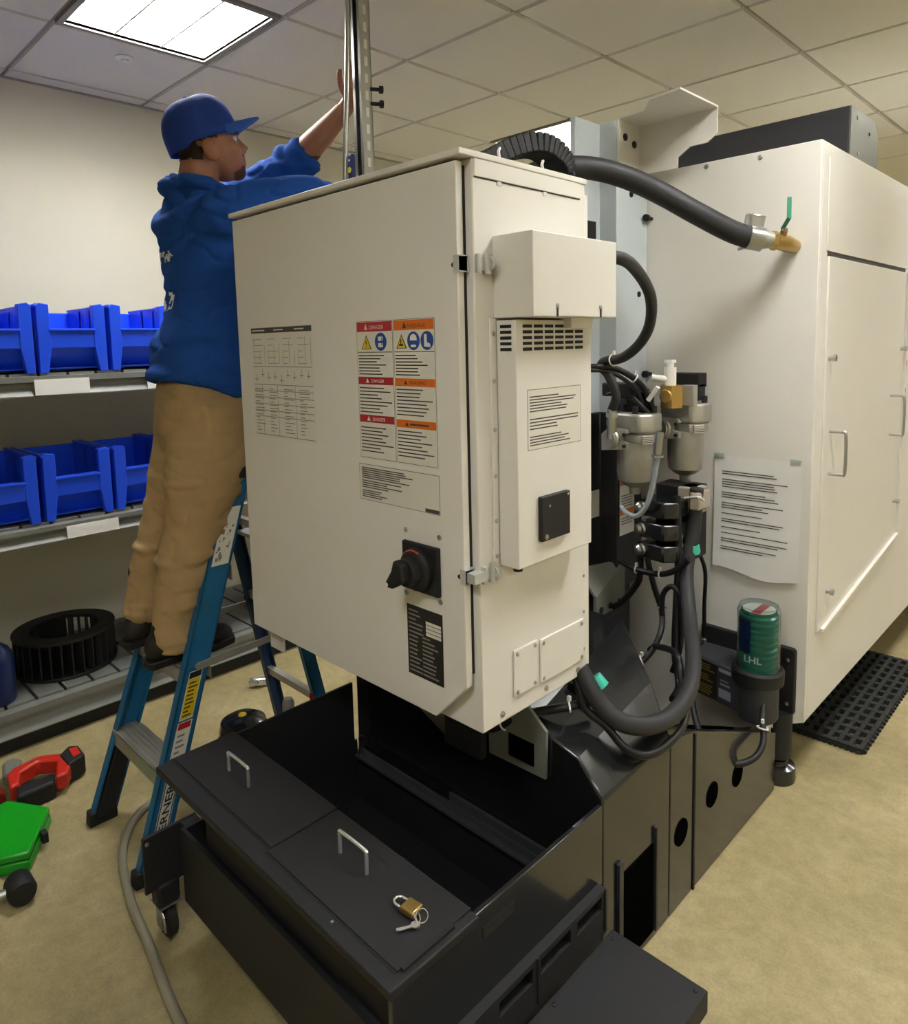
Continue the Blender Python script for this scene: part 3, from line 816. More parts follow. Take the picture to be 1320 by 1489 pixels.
def pic_tri(mb, cx, cz, r_):
    mb.mi = 5; mb.add([(cx - r_, DY - .0008, cz - r_ * .8), (cx + r_, DY - .0008, cz - r_ * .8), (cx, DY - .0008, cz + r_)], [(0, 1, 2)])
    mb.mi = 6; k = .80; mb.add([(cx - r_ * k, DY - .0011, cz - r_ * .72), (cx + r_ * k, DY - .0011, cz - r_ * .72), (cx, DY - .0011, cz + r_ * .78)], [(0, 1, 2)])
def pic_disc(mb, cx, cz, r_):
    mb.mi = 7; mb.add([(cx + r_ * math.cos(2 * math.pi * k / 24), DY - .0008, cz + r_ * math.sin(2 * math.pi * k / 24)) for k in range(24)], [tuple(range(24))])
pic_tri(w, -1.258, 1.523, .018); w.mi = 5
w.add([(-1.257, DY - .0014, 1.534), (-1.262, DY - .0014, 1.522), (-1.258, DY - .0014, 1.522), (-1.260, DY - .0014, 1.512), (-1.254, DY - .0014, 1.525), (-1.258, DY - .0014, 1.525)], [(0, 1, 2, 3, 4, 5)])
pic_disc(w, -1.208, 1.525, .020); w.mi = 4
dq(w, -1.216, -1.200, 1.527, 1.536, .0012); dq(w, -1.216, -1.200, 1.513, 1.522, .0012); w.mi = 7; dq(w, -1.205, -1.202, 1.517, 1.533, .0015)
pic_tri(w, -1.139, 1.523, .017); w.mi = 5; dq(w, -1.146, -1.133, 1.515, 1.519, .0014); dq(w, -1.142, -1.139, 1.517, 1.530, .0014)
pic_disc(w, -1.101, 1.525, .0195); w.mi = 4
w.add([(-1.112, DY - .0012, 1.526), (-1.090, DY - .0012, 1.526), (-1.092, DY - .0012, 1.536), (-1.101, DY - .0012, 1.540), (-1.110, DY - .0012, 1.536)], [(0, 1, 2, 3, 4)])
dq(w, -1.109, -1.093, 1.512, 1.517, .0012)
pic_disc(w, -1.060, 1.525, .0195); w.mi = 4
w.add([(-1.068, DY - .0012, 1.538), (-1.060, DY - .0012, 1.538), (-1.060, DY - .0012, 1.522), (-1.050, DY - .0012, 1.518), (-1.050, DY - .0012, 1.511), (-1.068, DY - .0012, 1.513)], [(0, 1, 2, 3, 4, 5)])
w.build('warning_sticker', [M['label'], M['red'], M['orange'], M['ink'], M['label'], M['ink'], M['yellow'], M['bluedot']], cdoor)
# notice sticker
s = MB(); s.mi = 1; dq(s, -1.302, -1.034, 1.162, 1.2465)
s.mi = 0; dq(s, -1.3005, -1.0355, 1.1635, 1.245, .0003)
s.mi = 2; dlines(s, -1.292, -1.10, 1.212, 1.240, 6, 61, .0024); dlines(s, -1.292, -1.15, 1.190, 1.210, 4, 62, .0024); dlines(s, -1.292, -1.20, 1.168, 1.187, 4, 63, .0024)
dq(s, -1.079, -1.036, 1.164, 1.172, .0006)
s.build('notice_sticker', [M['label'], M['inkl'], M['ink']], cdoor)
# rating plate
s = MB(); s.mi = 0; dq(s, -1.149, -1.036, .786, .947)
s.mi = 1; dlines(s, -1.143, -1.085, .792, .940, 15, 71, .0035, (.4, .8)); dlines(s, -1.100, -1.045, .792, .885, 10, 72, .0035, (.4, .9))
s.mi = 2
for k in range(4): dq(s, -1.088, -1.041, .888 + k * .0085, .895 + k * .0085, .0006)
s.build('rating_plate', [M['plate'], M['inkl'], M['label']], cdoor)
# rotary isolator
sw = MB().box(-1.148, -1.036, .989, 1.0, .986, 1.093).build('switch_plate', M['toolblack'], cdoor, bevel=.003)
k = MB(); cz = 1.040; cx = -1.093
k.lathe([(.044, 0), (.046, .004), (.046, .014), (.040, .020), (.030, .022), (.029, .044), (.001, .045)], (cx, .989, cz), (0, -1, 0), n=32)
k.build('switch_collar', M['toolblack'], cdoor, smooth=35)
MB().torus((cx, .973, cz), (0, 1, 0), .041, .0028, 32, 6, arc=R(130), a0=R(165), ref=(1, 0, 0)).build('switch_red_ring', M['redhandle'], cdoor, smooth=60)
k = MB(); k.prism([(cx - .012, cz + .030), (cx + .014, cz + .024), (cx + .018, cz - .012), (cx - .020, cz - .034), (cx - .036, cz - .034), (cx - .040, cz - .022), (cx - .020, cz + .006)], 'y', .925, .948)
k.build('switch_knob', M['toolblack'], cdoor, bevel=.005)
MB().lathe([(.004, 0), (.004, .001), (.001, .001)], (cx - .032, .9245, cz - .026), (0, -1, 0), n=10).build('knob_dot', M['whiteplastic'], cdoor)
for x, z in ((-1.145, 1.114), (-1.039, 1.115), (-1.149, .971), (-1.040, .975)): screw(cdoor, (x, 1.0, z), '-y', .006)
for x, z in ((-.983, 1.043), (-.981, 1.670)):
    MB().lathe([(.005, -.001), (.005, .0006), (.001, .0006)], (x, 1.0, z), (0, -1, 0), n=12).build('door_hole', M['toolblack'], cdoor)

# ---- cable carrier over the cabinet
cc_ = []
path = [(-1.28, 1.30, 1.92), (-1.285, 1.38, 1.965), (-1.280, 1.44, 1.995), (-1.255, 1.51, 2.030), (-1.228, 1.58, 2.046), (-1.215, 1.64, 2.028), (-1.216, 1.675, 1.985), (-1.22, 1.67, 1.93)]
PP, _ = catmull([V(*p) for p in path], [0] * len(path), 4)
carrier = MB().tube([tuple(p) for p in PP], .022, 8).build('cable_carrier', M['toolblack'], mc, label='black cable carrier chain')
for i in range(len(PP) - 1):
    a, b2 = PP[i], PP[i + 1]
    m = MB(); m.bar(a - (b2 - a) * .05, b2 + (b2 - a) * .05, .085, .052)
    m.build('chain_link', M['black'], carrier, bevel=.004)
for p, q2 in (((-1.0, 1.17, 1.885), (-1.02, 1.19, 1.93)), ((-.985, 1.30, 1.885), (-1.0, 1.315, 1.92))):
    MB().tube([p, ((p[0] + q2[0]) / 2 - .005, (p[1] + q2[1]) / 2, q2[2] - .012), q2], .0035, 6, smooth=4).build('cable_tie', M['whiteplastic'], carrier)

def hose(name, pts, r, mat='cable', label=None, smooth=8, n=12):
    return MB().tube(pts, r, n, smooth=smooth).build(name, M[mat], mc, smooth=70, label=label)
def tie(parent, p, axis, R_):
    m = MB().torus(p, axis, R_, .0025, 16, 6)
    m.box(p[0] - .004, p[0] + .004, p[1] - .004, p[1] + .004, p[2] + R_, p[2] + R_ + .012)
    return m.build('cable_tie', M['whiteplastic'], parent, smooth=60)
# thick coolant hose to the ball valve
h = hose('coolant_hose', [(-1.33, 1.62, 1.96), (-1.295, 1.70, 2.008), (-1.251, 1.85, 2.033), (-1.182, 1.95, 2.011), (-1.110, 2.05, 1.962), (-1.031, 2.12, 1.901), (-.957, 2.20, 1.845), (-.915, 2.25, 1.822)], .034, 'rubber', 'thick black rubber hose', 8, 20)
MB().torus((-1.285, 1.73, 2.013), (.25, 1, .25), .036, .004, 24, 6).build('hose_tie', M['whiteplastic'], h)
v = MB()
v.tube([(-.918, 2.245, 1.824), (-.885, 2.275, 1.815)], [.037, .037], 24)
vo = v.build('hose_clamp', M['steel'], mc, smooth=40)
v = MB(); v.cyl((-.915, 2.27, 1.835), (-.905, 2.27, 1.888), .030, n=24); v.torus((-.904, 2.27, 1.889), (.2, 0, 1), .026, .004, 20, 6)
v.tube([(-.895, 2.275, 1.818), (-.862, 2.30, 1.812)], [.032, .024], 20)
v.build('tee_fitting', M['cast'], vo, smooth=40)
v = MB(); v.tube([(-.866, 2.30, 1.812), (-.855, 2.31, 1.81)], [.030, .030], 6); v.tube([(-.86, 2.305, 1.811), (-.845, 2.36, 1.806), (-.84, 2.42, 1.80)], [.024, .026, .022], 18, smooth=4)
v.cyl((-.846, 2.33, 1.82), (-.835, 2.32, 1.842), .011, n=14)
v.build('brass_valve', M['brass'], vo, smooth=40)
v = MB(); v.cyl((-.836, 2.32, 1.838), (-.832, 2.318, 1.848), .009, n=6); v.build('valve_nut', M['steel'], vo)
v = MB()
for a, b2 in (((-.84, 2.318, 1.846), (-.812, 2.29, 1.872)), ((-.812, 2.29, 1.870), (-.812, 2.29, 1.935))): v.bar(a, b2, .014, .0045, (0.7, -.7, 0.1))
v.build('valve_lever', M['green'], vo, bevel=.002, label='green valve lever')
v = MB(); v.bar((-.95, 2.25, 1.79), (-.90, 2.25, 1.80), .006, .008); v.build('clamp_tail', M['steel'], vo)
# cable loop behind the junction box
hose('air_hose', [(-.94, 1.375, 1.70), (-.891, 1.45, 1.705), (-.930, 1.6, 1.688), (-.975, 1.75, 1.633), (-1.031, 1.85, 1.561), (-1.092, 1.9, 1.503), (-1.180, 1.95, 1.460), (-1.265, 1.99, 1.448), (-1.290, 2.0, 1.43), (-1.262, 2.0, 1.400), (-1.240, 2.01, 1.336), (-1.262, 2.02, 1.285)], .0155, 'rubber', 'curved black air hose', 8, 14)
hh = LAST[-1]
tie(hh, (-1.225, 1.97, 1.452), (1, -.3, .1), .018)
hose('air_line', [(-1.40, 1.93, 1.435), (-1.289, 1.95, 1.431), (-1.255, 2.0, 1.428), (-1.222, 2.05, 1.403), (-1.200, 2.1, 1.365), (-1.179, 2.12, 1.315), (-1.17, 2.13, 1.26)], .010)
hose('air_line', [(-1.40, 1.92, 1.425), (-1.295, 1.94, 1.420), (-1.262, 1.99, 1.415), (-1.232, 2.04, 1.388), (-1.212, 2.09, 1.345), (-1.195, 2.11, 1.29)], .007)
tie(LAST[-2], (-1.21, 2.075, 1.388), (.5, .6, -.5), .014)
# big lower hose
bh = hose('drain_hose', [(-1.05, 2.2, 1.02), (-1.060, 2.2, .878), (-1.058, 2.15, .749), (-.996, 2.05, .631), (-.901, 1.88, .583), (-.848, 1.74, .555), (-.825, 1.6, .555), (-.832, 1.49, .572), (-.867, 1.42, .600), (-.912, 1.4, .642), (-.960, 1.39, .715)], .0225, 'rubber', 'fat black hose sagging below the cabinet', 8, 18)
MB().lathe([(.024, 0), (.026, .01), (.022, .03)], (-1.058, 2.19, .80), (0, 0, 1), n=14).build('hose_fitting', M['teal'], bh, smooth=40)
MB().cyl((-.935, 1.418, .690), (-.915, 1.425, .668), .018, n=14).build('hose_fitting', M['teal'], bh, smooth=40)
hose('cable_loop', [(-.985, 1.38, .715), (-.962, 1.38, .686), (-.938, 1.38, .625), (-.892, 1.4, .588), (-.838, 1.42, .535), (-.806, 1.5, .511), (-.835, 1.7, .500), (-.924, 1.85, .544), (-.967, 1.9, .577), (-1.109, 2.05, .506), (-1.162, 2.1, .462)], .010)
hose('cable_loop', [(-1.226, 2.15, .82), (-1.228, 2.15, .775), (-1.231, 2.15, .700), (-1.244, 2.15, .659), (-1.299, 2.15, .583), (-1.34, 2.16, .55)], .012)
hose('cable_loop', [(-1.295, 2.12, .743), (-1.227, 2.12, .725), (-1.137, 2.12, .728), (-1.075, 2.12, .758), (-1.035, 2.12, .80)], .010)
lp = LAST[-1]
tie(lp, (-1.227, 2.12, .725), (1, 0, 0), .012); tie(lp, (-1.137, 2.12, .728), (1, 0, .1), .012)
hose('cable_loop', [(-1.205, 2.15, .82), (-1.205, 2.15, .779), (-1.178, 2.15, .675), (-1.146, 2.15, .585), (-1.124, 2.1, .533), (-1.134, 2.05, .475), (-1.169, 2.0, .434), (-1.23, 1.95, .42), (-1.31, 1.94, .45)], .010)
lp = LAST[-1]
tie(lp, (-1.15, 2.025, .455), (1, .6, .5), .015); tie(lp, (-1.144, 2.15, .60), (0, .1, 1), .012)
hose('cable_loop', [(-1.130, 2.12, .586), (-1.126, 2.12, .659), (-1.099, 2.12, .694), (-1.074, 2.12, .683), (-1.061, 2.12, .651), (-1.060, 2.12, .521), (-1.07, 2.12, .46), (-1.09, 2.12, .40)], .009)
hose('cable_loop', [(-1.085, 2.13, 1.0), (-1.082, 2.14, .80), (-1.078, 2.12, .62), (-1.07, 2.10, .48), (-1.03, 2.05, .40), (-1.0, 1.95, .40)], .012)
hose('cable_loop', [(-1.050, 2.2, .95), (-1.072, 2.25, .818), (-1.064, 2.3, .710), (-1.088, 2.35, .566), (-1.098, 2.375, .44)], .007)
lp = LAST[-1]
MB().lathe([(.010, 0), (.010, .02), (.007, .022), (.007, .05)], (-1.098, 2.375, .41), n=10).build('gland', M['steel'], lp, smooth=40)
hose('cable_loop', [(-1.053, 2.2, .35), (-1.015, 2.12, .30), (-.945, 2.05, .25), (-.84, 2.0, .236), (-.79, 2.05, .245), (-.79, 2.13, .262), (-.815, 2.19, .30), (-.83, 2.24, .35)], .010)
lp = LAST[-1]
tie(lp, (-.84, 2.0, .236), (1, .1, 0), .014); tie(lp, (-.806, 2.165, .29), (0, .3, 1), .016)
hose('cable_loop', [(-1.30, 1.24, .56), (-1.15, 1.25, .545), (-1.06, 1.28, .60), (-.97, 1.36, .625), (-.94, 1.44, .62)], .011)
lp = LAST[-1]
tie(lp, (-1.10, 1.262, .57), (.6, .2, .4), .014); tie(lp, (-.97, 1.36, .625), (.6, .6, .1), .014)
hose('clear_tube', [(-1.110, 2.05, 1.17), (-1.110, 2.05, 1.149), (-1.126, 2.05, 1.058), (-1.150, 2.05, .975), (-1.188, 2.05, .934), (-1.226, 2.05, .940), (-1.25, 2.06, .955)], .0085, 'tubing', 'clear bent tube')

# ---- air preparation unit
MB().box(-1.352, -1.335, 2.20, 2.40, 1.065, 1.33).build('regulator_backplate', M['black'], mc, bevel=.003)
def air_filter(cx, cy, zt, label):
    f = MB()
    # cast head
    f.prism([(cx - .075, cy - .045), (cx + .045, cy - .060), (cx + .075, cy - .020), (cx + .070, cy + .05), (cx - .075, cy + .05)], 'z', zt - .065, zt)
    fo = f.build('air_filter', M['cast'], mc, bevel=.008, label=label)
    MB().prism([(cx - .068, cy - .04), (cx + .042, cy - .054), (cx + .068, cy - .018), (cx + .062, cy + .045), (cx - .068, cy + .045)], 'z', zt - .10, zt - .065).build('filter_neck', M['cast'], fo, bevel=.006)
    MB().lathe([(.060, -.095), (.060, -.20), (.056, -.228), (.036, -.245), (.020, -.252), (.018, -.275), (.001, -.276)], (cx, cy - .005, zt), n=32).build('filter_bowl', M['bowl'], fo, smooth=35)
    g_ = MB(); g_.cyl((cx - .045, cy - .045, zt - .085), (cx - .055, cy - .085, zt - .085), .030, n=20); g_.torus((cx - .05, cy - .075, zt - .085), (.2, 1, 0), .028, .007, 20, 8)
    g_.prism([(cx - .085, zt - .125), (cx + .012, zt - .115), (cx + .012, zt - .095), (cx - .03, zt - .085), (cx + .012, zt - .062), (cx + .005, zt - .050), (cx - .06, zt - .048), (cx - .085, zt - .07)], 'y', cy - .078, cy - .062)
    g_.build('port_flange', M['cast'], fo, smooth=40)
    for dz in (-.067, -.105): MB().lathe([(.006, 0), (.006, .004), (.001, .004)], (cx + .002, cy - .079, zt + dz), (0, -1, 0), n=10).build('flange_screw', M['toolblack'], fo)
    for dx, dy in ((.02, -.04), (.055, .02), (-.055, .02)): MB().lathe([(.010, 0), (.010, .022), (.008, .024), (.001, .024)], (cx + dx, cy + dy, zt), n=10).build('cap_screw', M['toolblack'], fo, smooth=40)
    q_ = MB(); x_, y_ = cx + .0605, cy - .012
    q_.mi = 0; q_.prism([(cx + .052, cy - .048), (cx + .0725, cy - .018), (cx + .0735, cy - .019), (cx + .053, cy - .049)], 'z', zt - .098, zt - .070)
    q_.mi = 1
    for k_ in range(4): q_.prism([(cx + .054, cy - .0465), (cx + .070, cy - .023), (cx + .0742, cy - .0195), (cx + .0545, cy - .0495)], 'z', zt - .094 + k_ * .006, zt - .092 + k_ * .006)
    q_.build('filter_label', [M['label'], M['ink']], fo)
    return fo
fa = air_filter(-1.222, 2.105, 1.272, 'front cast aluminium air filter')
fb_ = air_filter(-1.135, 2.29, 1.295, 'rear cast aluminium air filter')
m = MB(); m.cyl((-1.262, 2.02, 1.29), (-1.268, 2.03, 1.19), .017, n=16); m.cyl((-1.262, 2.02, 1.262), (-1.262, 2.02, 1.275), .022, n=6); m.cyl((-1.268, 2.03, 1.235), (-1.268, 2.03, 1.250), .021, n=6)
m.build('inlet_elbow', M['steel'], fa, smooth=40)
m = MB(); m.box(-1.34, -1.23, 2.08, 2.16, 1.325, 1.37); m.box(-1.27, -1.19, 2.12, 2.17, 1.272, 1.33); m.cyl((-1.20, 2.14, 1.27), (-1.20, 2.14, 1.34), .022, n=14)
m.build('solenoid_coil', M['toolblack'], mc, bevel=.004)
m = MB(); m.box(-1.22, -1.10, 2.31, 2.37, 1.345, 1.395); m.box(-1.13, -1.10, 2.31, 2.36, 1.30, 1.36); m.build('solenoid_coil', M['toolblack'], mc, bevel=.004)
m = MB(); m.cyl((-1.145, 2.20, 1.285), (-1.145, 2.20, 1.360), .040, n=6); m.cyl((-1.145, 2.155, 1.325), (-1.145, 2.20, 1.325), .020, n=14); m.torus((-1.145, 2.16, 1.325), (0, 1, 0), .018, .005, 16, 6)
bv = m.build('brass_union', M['brass'], mc, smooth=30, label='brass pipe union')
m = MB(); m.cyl((-1.15, 2.20, 1.36), (-1.15, 2.20, 1.42), .020, n=14); m.cyl((-1.15, 2.20, 1.42), (-1.15, 2.20, 1.435), .012, n=12); m.cyl((-1.15, 2.20, 1.435), (-1.15, 2.20, 1.445), .020, n=8); m.tube([(-1.155, 2.19, 1.38), (-1.20, 2.17, 1.385)], .012, 10)
m.build('relief_valve', M['whiteplastic'], bv, smooth=40)
MB().box(-1.12, -1.075, 2.22, 2.25, 1.29, 1.36).build('union_block', M['cast'], bv, bevel=.003)
for k_ in range(4): hose('air_line', [(-1.32, 2.08 + .01 * k_, 1.33), (-1.25 + .01 * k_, 2.09, 1.345 - .01 * k_), (-1.21 + .012 * k_, 2.11, 1.30 - .01 * k_), (-1.17, 2.13, 1.25)], .006, 'cable')
MB().tube([(-1.175, 2.10, 1.315), (-1.14, 2.10, 1.36)], .008, 8).build('line_clip', M['whiteplastic'], mc)
m = MB(); m.cyl((-1.105, 2.05, 1.22), (-1.112, 2.05, 1.15), .013, n=12); m.cyl((-1.112, 2.05, 1.145), (-1.112, 2.05, 1.138), .018, n=12); m.build('drain_fitting', M['steel'], mc, smooth=40)
# manifold of three black valve bodies with silencers
for k_, z in enumerate((.955, .880, .808)):
    m = MB(); m.prism([(-1.205, 2.10), (-1.11, 2.085), (-1.075, 2.12), (-1.075, 2.20), (-1.205, 2.20)], 'z', z - .030, z + .026)
    vb = m.build('valve_body', M['blackgloss'], mc, bevel=.006)
    MB().lathe([(.016, 0), (.020, .006), (.016, .012), (.018, .022), (.010, .03)], (-1.195, 2.105, z), (-.3, -1, 0), n=14).build('silencer', M['steel'], vb, smooth=40)
    for dx in (-1.115, -1.095): MB().cyl((dx, 2.105 + (dx + 1.115), z + .016), (dx + .004, 2.09 + (dx + 1.115), z + .016), .007, n=10).build('valve_screw', M['chrome'], vb)
MB().box(-1.20, -1.06, 2.20, 2.30, .77, 1.02).build('valve_manifold', M['toolblack'], mc, bevel=.005)
m = MB(); m.box(-1.115, -1.045, 2.19, 2.27, .93, 1.02); m.box(-1.065, -1.030, 2.175, 2.26, .95, 1.01); ps = m.build('pressure_switch', material('beige_plastic', '#a79f8f', .5), mc, bevel=.006)
MB().tube([(-1.085, 2.185, .985), (-1.03, 2.165, 1.0), (-1.022, 2.19, .985)], .004, 8, smooth=3).build('switch_wire', M['whiteplastic'], ps)
m = MB(); m.lathe([(.010, 0), (.013, .01), (.009, .02), (.013, .03), (.010, .045), (.012, .06), (.008, .09)], (-1.085, 2.15, .80), n=12); m.build('elbow_fitting', M['chrome'], mc, smooth=40)

# ---- lubricator with grease cartridge
lbp = MB(); lbp.prism([(-1.12, .475), (-.80, .47), (-.792, .462), (-.792, .245), (-.80, .24), (-1.12, .235)], 'y', 2.396, 2.418)
lub = lbp.build('lubricator', M['toolblack'], mc, bevel=.003, label='black lubricator on its wall plate')
m = MB(); m.prism([(-1.10, 2.395), (-1.10, 2.30), (-1.085, 2.27), (-.93, 2.235), (-.90, 2.235), (-.90, 2.395)], 'z', .275, .415)
lb2 = m.build('pump_body', M['charcoal'], lub, bevel=.008)
m = MB(); m.lathe([(.001, .265), (.060, .265), (.066, .275), (.066, .39), (.001, .39)], (-.865, 2.27, 0), n=32); m.build('pump_tower', M['charcoal'], lub, smooth=35)
m = MB(); m.lathe([(.060, .385), (.080, .392), (.081, .432), (.074, .440), (.068, .440), (.066, .40)], (-.865, 2.27, 0), n=40, cap=False); m.build('cartridge_collar', M['toolblack'], lub, smooth=35)
m = MB(); m.cyl((-.845, 2.30, .27), (-.835, 2.27, .22), .016, n=14); m.cyl((-.838, 2.28, .245), (-.836, 2.275, .235), .022, n=14); m.build('outlet_tube', M['steel'], lub, smooth=40)
for x, z in ((-.815, .43), (-.815, .275), (-1.105, .435)): screw(lub, (x, 2.396, z), '-y', .007)
# yellow text panel and grey label on the pump body, set flush with its angled face
dvec = V(-.93 + 1.085, 2.235 - 2.27, 0).normalized(); nv = V(dvec.y, -dvec.x, 0) if V(dvec.y, -dvec.x, 0).y < 0 else V(-dvec.y, dvec.x, 0)
o0 = V(-1.085, 2.27, 0) + nv * .0012
lb_ = MB()
def pq(mb, s0, s1, z0, z1, off=0.0):
    a = o0 + dvec * s0 + nv * off; b3 = o0 + dvec * s1 + nv * off
    mb.quad((a.x, a.y, z0), (b3.x, b3.y, z0), (b3.x, b3.y, z1), (a.x, a.y, z1))
lb_.mi = 0; pq(lb_, .012, .095, .285, .405)
lb_.mi = 1
rr = random.Random(3)
for k_ in range(12):
    z = .292 + k_ * .0092
    if k_ in (4, 8): continue
    pq(lb_, .016, .016 + .075 * rr.uniform(.6, 1), z, z + .004, .0006)
lb_.mi = 2; pq(lb_, .102, .15, .39, .403, .0004); pq(lb_, .108, .14, .36, .364, .0004); pq(lb_, .108, .146, .345, .352, .0004); pq(lb_, .103, .15, .30, .332, .0004)
lb_.build('pump_label', [M['plate'], material('dull_yellow_print', '#8a7b20', .5), material('pale_lilac_label', '#8f8ea0', .5)], lub)
# cartridge: ribbed bellows, clear cup, cap disc and print
prof = [(.001, .40)]
for k_ in range(11):
    z = .405 + k_ * .020
    prof += [(.051, z), (.0605, z + .005), (.0605, z + .011), (.051, z + .016)]
prof += [(.055, .628), (.001, .63)]
m = MB(); m.lathe(prof, (-.865, 2.27, 0), n=40); cart = m.build('grease_cartridge', M['grease'], lub, smooth=50, label='green ribbed grease cartridge')
m = MB(); m.lathe([(.0655, .42), (.0665, .43), (.0665, .630), (.060, .646), (.001, .648), (.001, .6465), (.0592, .6445), (.065, .629), (.065, .42)], (-.865, 2.27, 0), n=40, cap=False); m.build('clear_cup', M['clear'], lub, smooth=40)
m = MB(); m.mi = 0; m.lathe([(.001, .632), (.050, .632), (.050, .6335), (.001, .6335)], (-.865, 2.27, 0), n=32)
m.mi = 1; m.prism([(-.872, 2.222), (-.845, 2.222), (-.845, 2.318), (-.872, 2.318)], 'z', .6336, .6342)
m.build('cap_disc', [M['label'], M['red']], lub)
# navy wrap facing the camera with the lettering
def wrap(mb, a0, a1, z0, z1, rad, n_=14):
    for k_ in range(n_):
        t0, t1 = a0 + (a1 - a0) * k_ / n_, a0 + (a1 - a0) * (k_ + 1) / n_
        mb.quad((-.865 + rad * math.cos(t0), 2.27 + rad * math.sin(t0), z0), (-.865 + rad * math.cos(t1), 2.27 + rad * math.sin(t1), z0),
                (-.865 + rad * math.cos(t1), 2.27 + rad * math.sin(t1), z1), (-.865 + rad * math.cos(t0), 2.27 + rad * math.sin(t0), z1))
m = MB(); wrap(m, R(-170), R(-92), .500, .608, .0618); m.build('cartridge_label', M['navy'], lub, smooth='keep')
t3 = MB(); t3.text('LHL', (0, 0, 0), (1, 0, 0), (0, 1, 0), .030, 'LEFT', .0006, .056)
m = MB(); m.add([(-.865 + .0622 * math.cos(R(-112) + x / .0622), 2.27 + .0622 * math.sin(R(-112) + x / .0622), .470 + y) for x, y, _z in t3.v], t3.f)
m.build('cartridge_lettering', M['whiteplastic'], lub)

# ------------------------------------------------------------------ coolant tank
tk = thing('coolant_tank', 'low black coolant tank with two lidded covers in front of the machine', 'tank', (-1.26, .95, 0))
TZ = .49
# lower tray
t = MB()
t.box(-1.70, -.815, .700, 1.262, .100, .108)                     # bottom
t.box(-1.70, -.815, .690, .700, .100, .300)                      # front
t.box(-1.70, -.815, 1.250, 1.262, .100, .262)                    # rear
t.box(-1.70, -1.69, .700, 1.250, .100, .300)                     # left end
t.box(-.825, -.815, .700, 1.250, .100, .30)
tray = t.build('tank_tray', M['black'], tk)
MB().box(-1.60, -.83, .712, .722, .295, .482).build('tank_front_panel', M['black'], tk)
MB().box(-1.696, -1.688, .83, 1.238, .265, TZ).build('tank_left_wall', M['black'], tk)
sw_ = MB().prism([(.648, .405), (.700, .30), (1.262, .30), (1.262, TZ - .002), (.648, TZ - .002)], 'x', -.824, -.812).build('tank_right_wall', M['blackgloss'], tk, bevel=.002)
MB().box(-.813, -.8105, .865, .955, .430, .452).build('wall_recess', M['toolblack'], sw_)
rail = MB(); rail.box(-1.672, -.83, 1.225, 1.25, .262, .270); rail.box(-1.672, -.83, 1.243, 1.250, .27, .285); rail.box(-1.30, -.86, 1.262, 1.272, .27, .295)
rail.build('tank_ledge', M['charcoal'], tk)
tag(MB().box(-1.66, -1.655, 1.232, 1.245, .27, .33).build('ledge_pin', M['steel'], tk))
# deck
dk = MB(); dk.box(-1.702, -.806, .640, .850, TZ - .018, TZ)
deck = dk.build('tank_deck', M['black'], tk, bevel=.003)
lid1 = MB().box(-1.700, -1.236, .684, .852, TZ, TZ + .004).build('tank_lid', M['black'], tk, bevel=.0012)
lid2 = MB().box(-1.232, -.826, .672, .850, TZ, TZ + .004).build('tank_lid', M['black'], tk, bevel=.0012)
MB().box(-1.10, -1.012, .812, .820, TZ + .0035, TZ + .0045).build('lid_slot', M['toolblack'], lid2)
MB().box(-.826, -.818, .68, .80, TZ, TZ + .006).build('lid_hinge_strip', M['toolblack'], lid2)
gp = MB().box(-1.704, -1.236, .680, .684, TZ, TZ + .0012)
gp.build('lid_gap', M['toolblack'], deck)
MB().box(-1.236, -.826, .668, .672, TZ, TZ + .0012).build('lid_gap', M['toolblack'], deck)
for x0, x1, y, p in ((-1.545, -1.452, .755, lid1), (-1.118, -1.032, .773, lid2)):
    z = TZ + .004
    h = MB().tube([(x0, y, z - .002), (x0, y, z + .040), (x0 + .006, y, z + .047), (x1 - .006, y, z + .047), (x1, y, z + .040), (x1, y, z - .002)], .0042, 10, smooth=4)
    h.build('lid_handle', M['chrome'], p, smooth=60)
for x, y in ((-1.64, .83), (-.99, .66), (-.84, .70)): screw(deck, (x, y, TZ + .0003), 'z', .003)
# left caster bracket and casters
cbk = MB().box(-1.735, -1.725, .603, .745, .150, .302); cbk.box(-1.735, -1.70, .70, .745, .15, .30)
cbo_ = cbk.build('caster_bracket', M['black'], tk, bevel=.003)
share('screw', screw_mesh(.006, 'x', 'steel'), cbo_, (-1.725, .615, .285))
def caster(x, y):
    c1 = MB().lathe([(.001, -.014), (.036, -.014), (.044, -.009), (.044, .009), (.036, .014), (.001, .014)], (x, y, .044), (0, 1, 0), n=24)
    co = c1.build('caster_wheel', M['toolblack'], tk, smooth=35)
    f = MB(); f.box(x - .016, x + .016, y - .022, y - .018, .03, .10); f.box(x - .016, x + .016, y + .018, y + .022, .03, .10); f.box(x - .03, x + .03, y - .03, y + .03, .096, .10)
    f.tube([(x + .01, y - .025, .095), (x + .045, y - .027, .085), (x + .05, y - .027, .05)], .003, 6, smooth=3)
    f.build('caster_fork', M['steel'], co)
for x, y in ((-1.745, .66), (-1.66, 1.18), (-.87, .74), (-.87, 1.18)): caster(x, y)
MB().box(-1.77, -1.72, .63, .69, .09, .16).build('caster_cover', M['toolblack'], tk, bevel=.01)
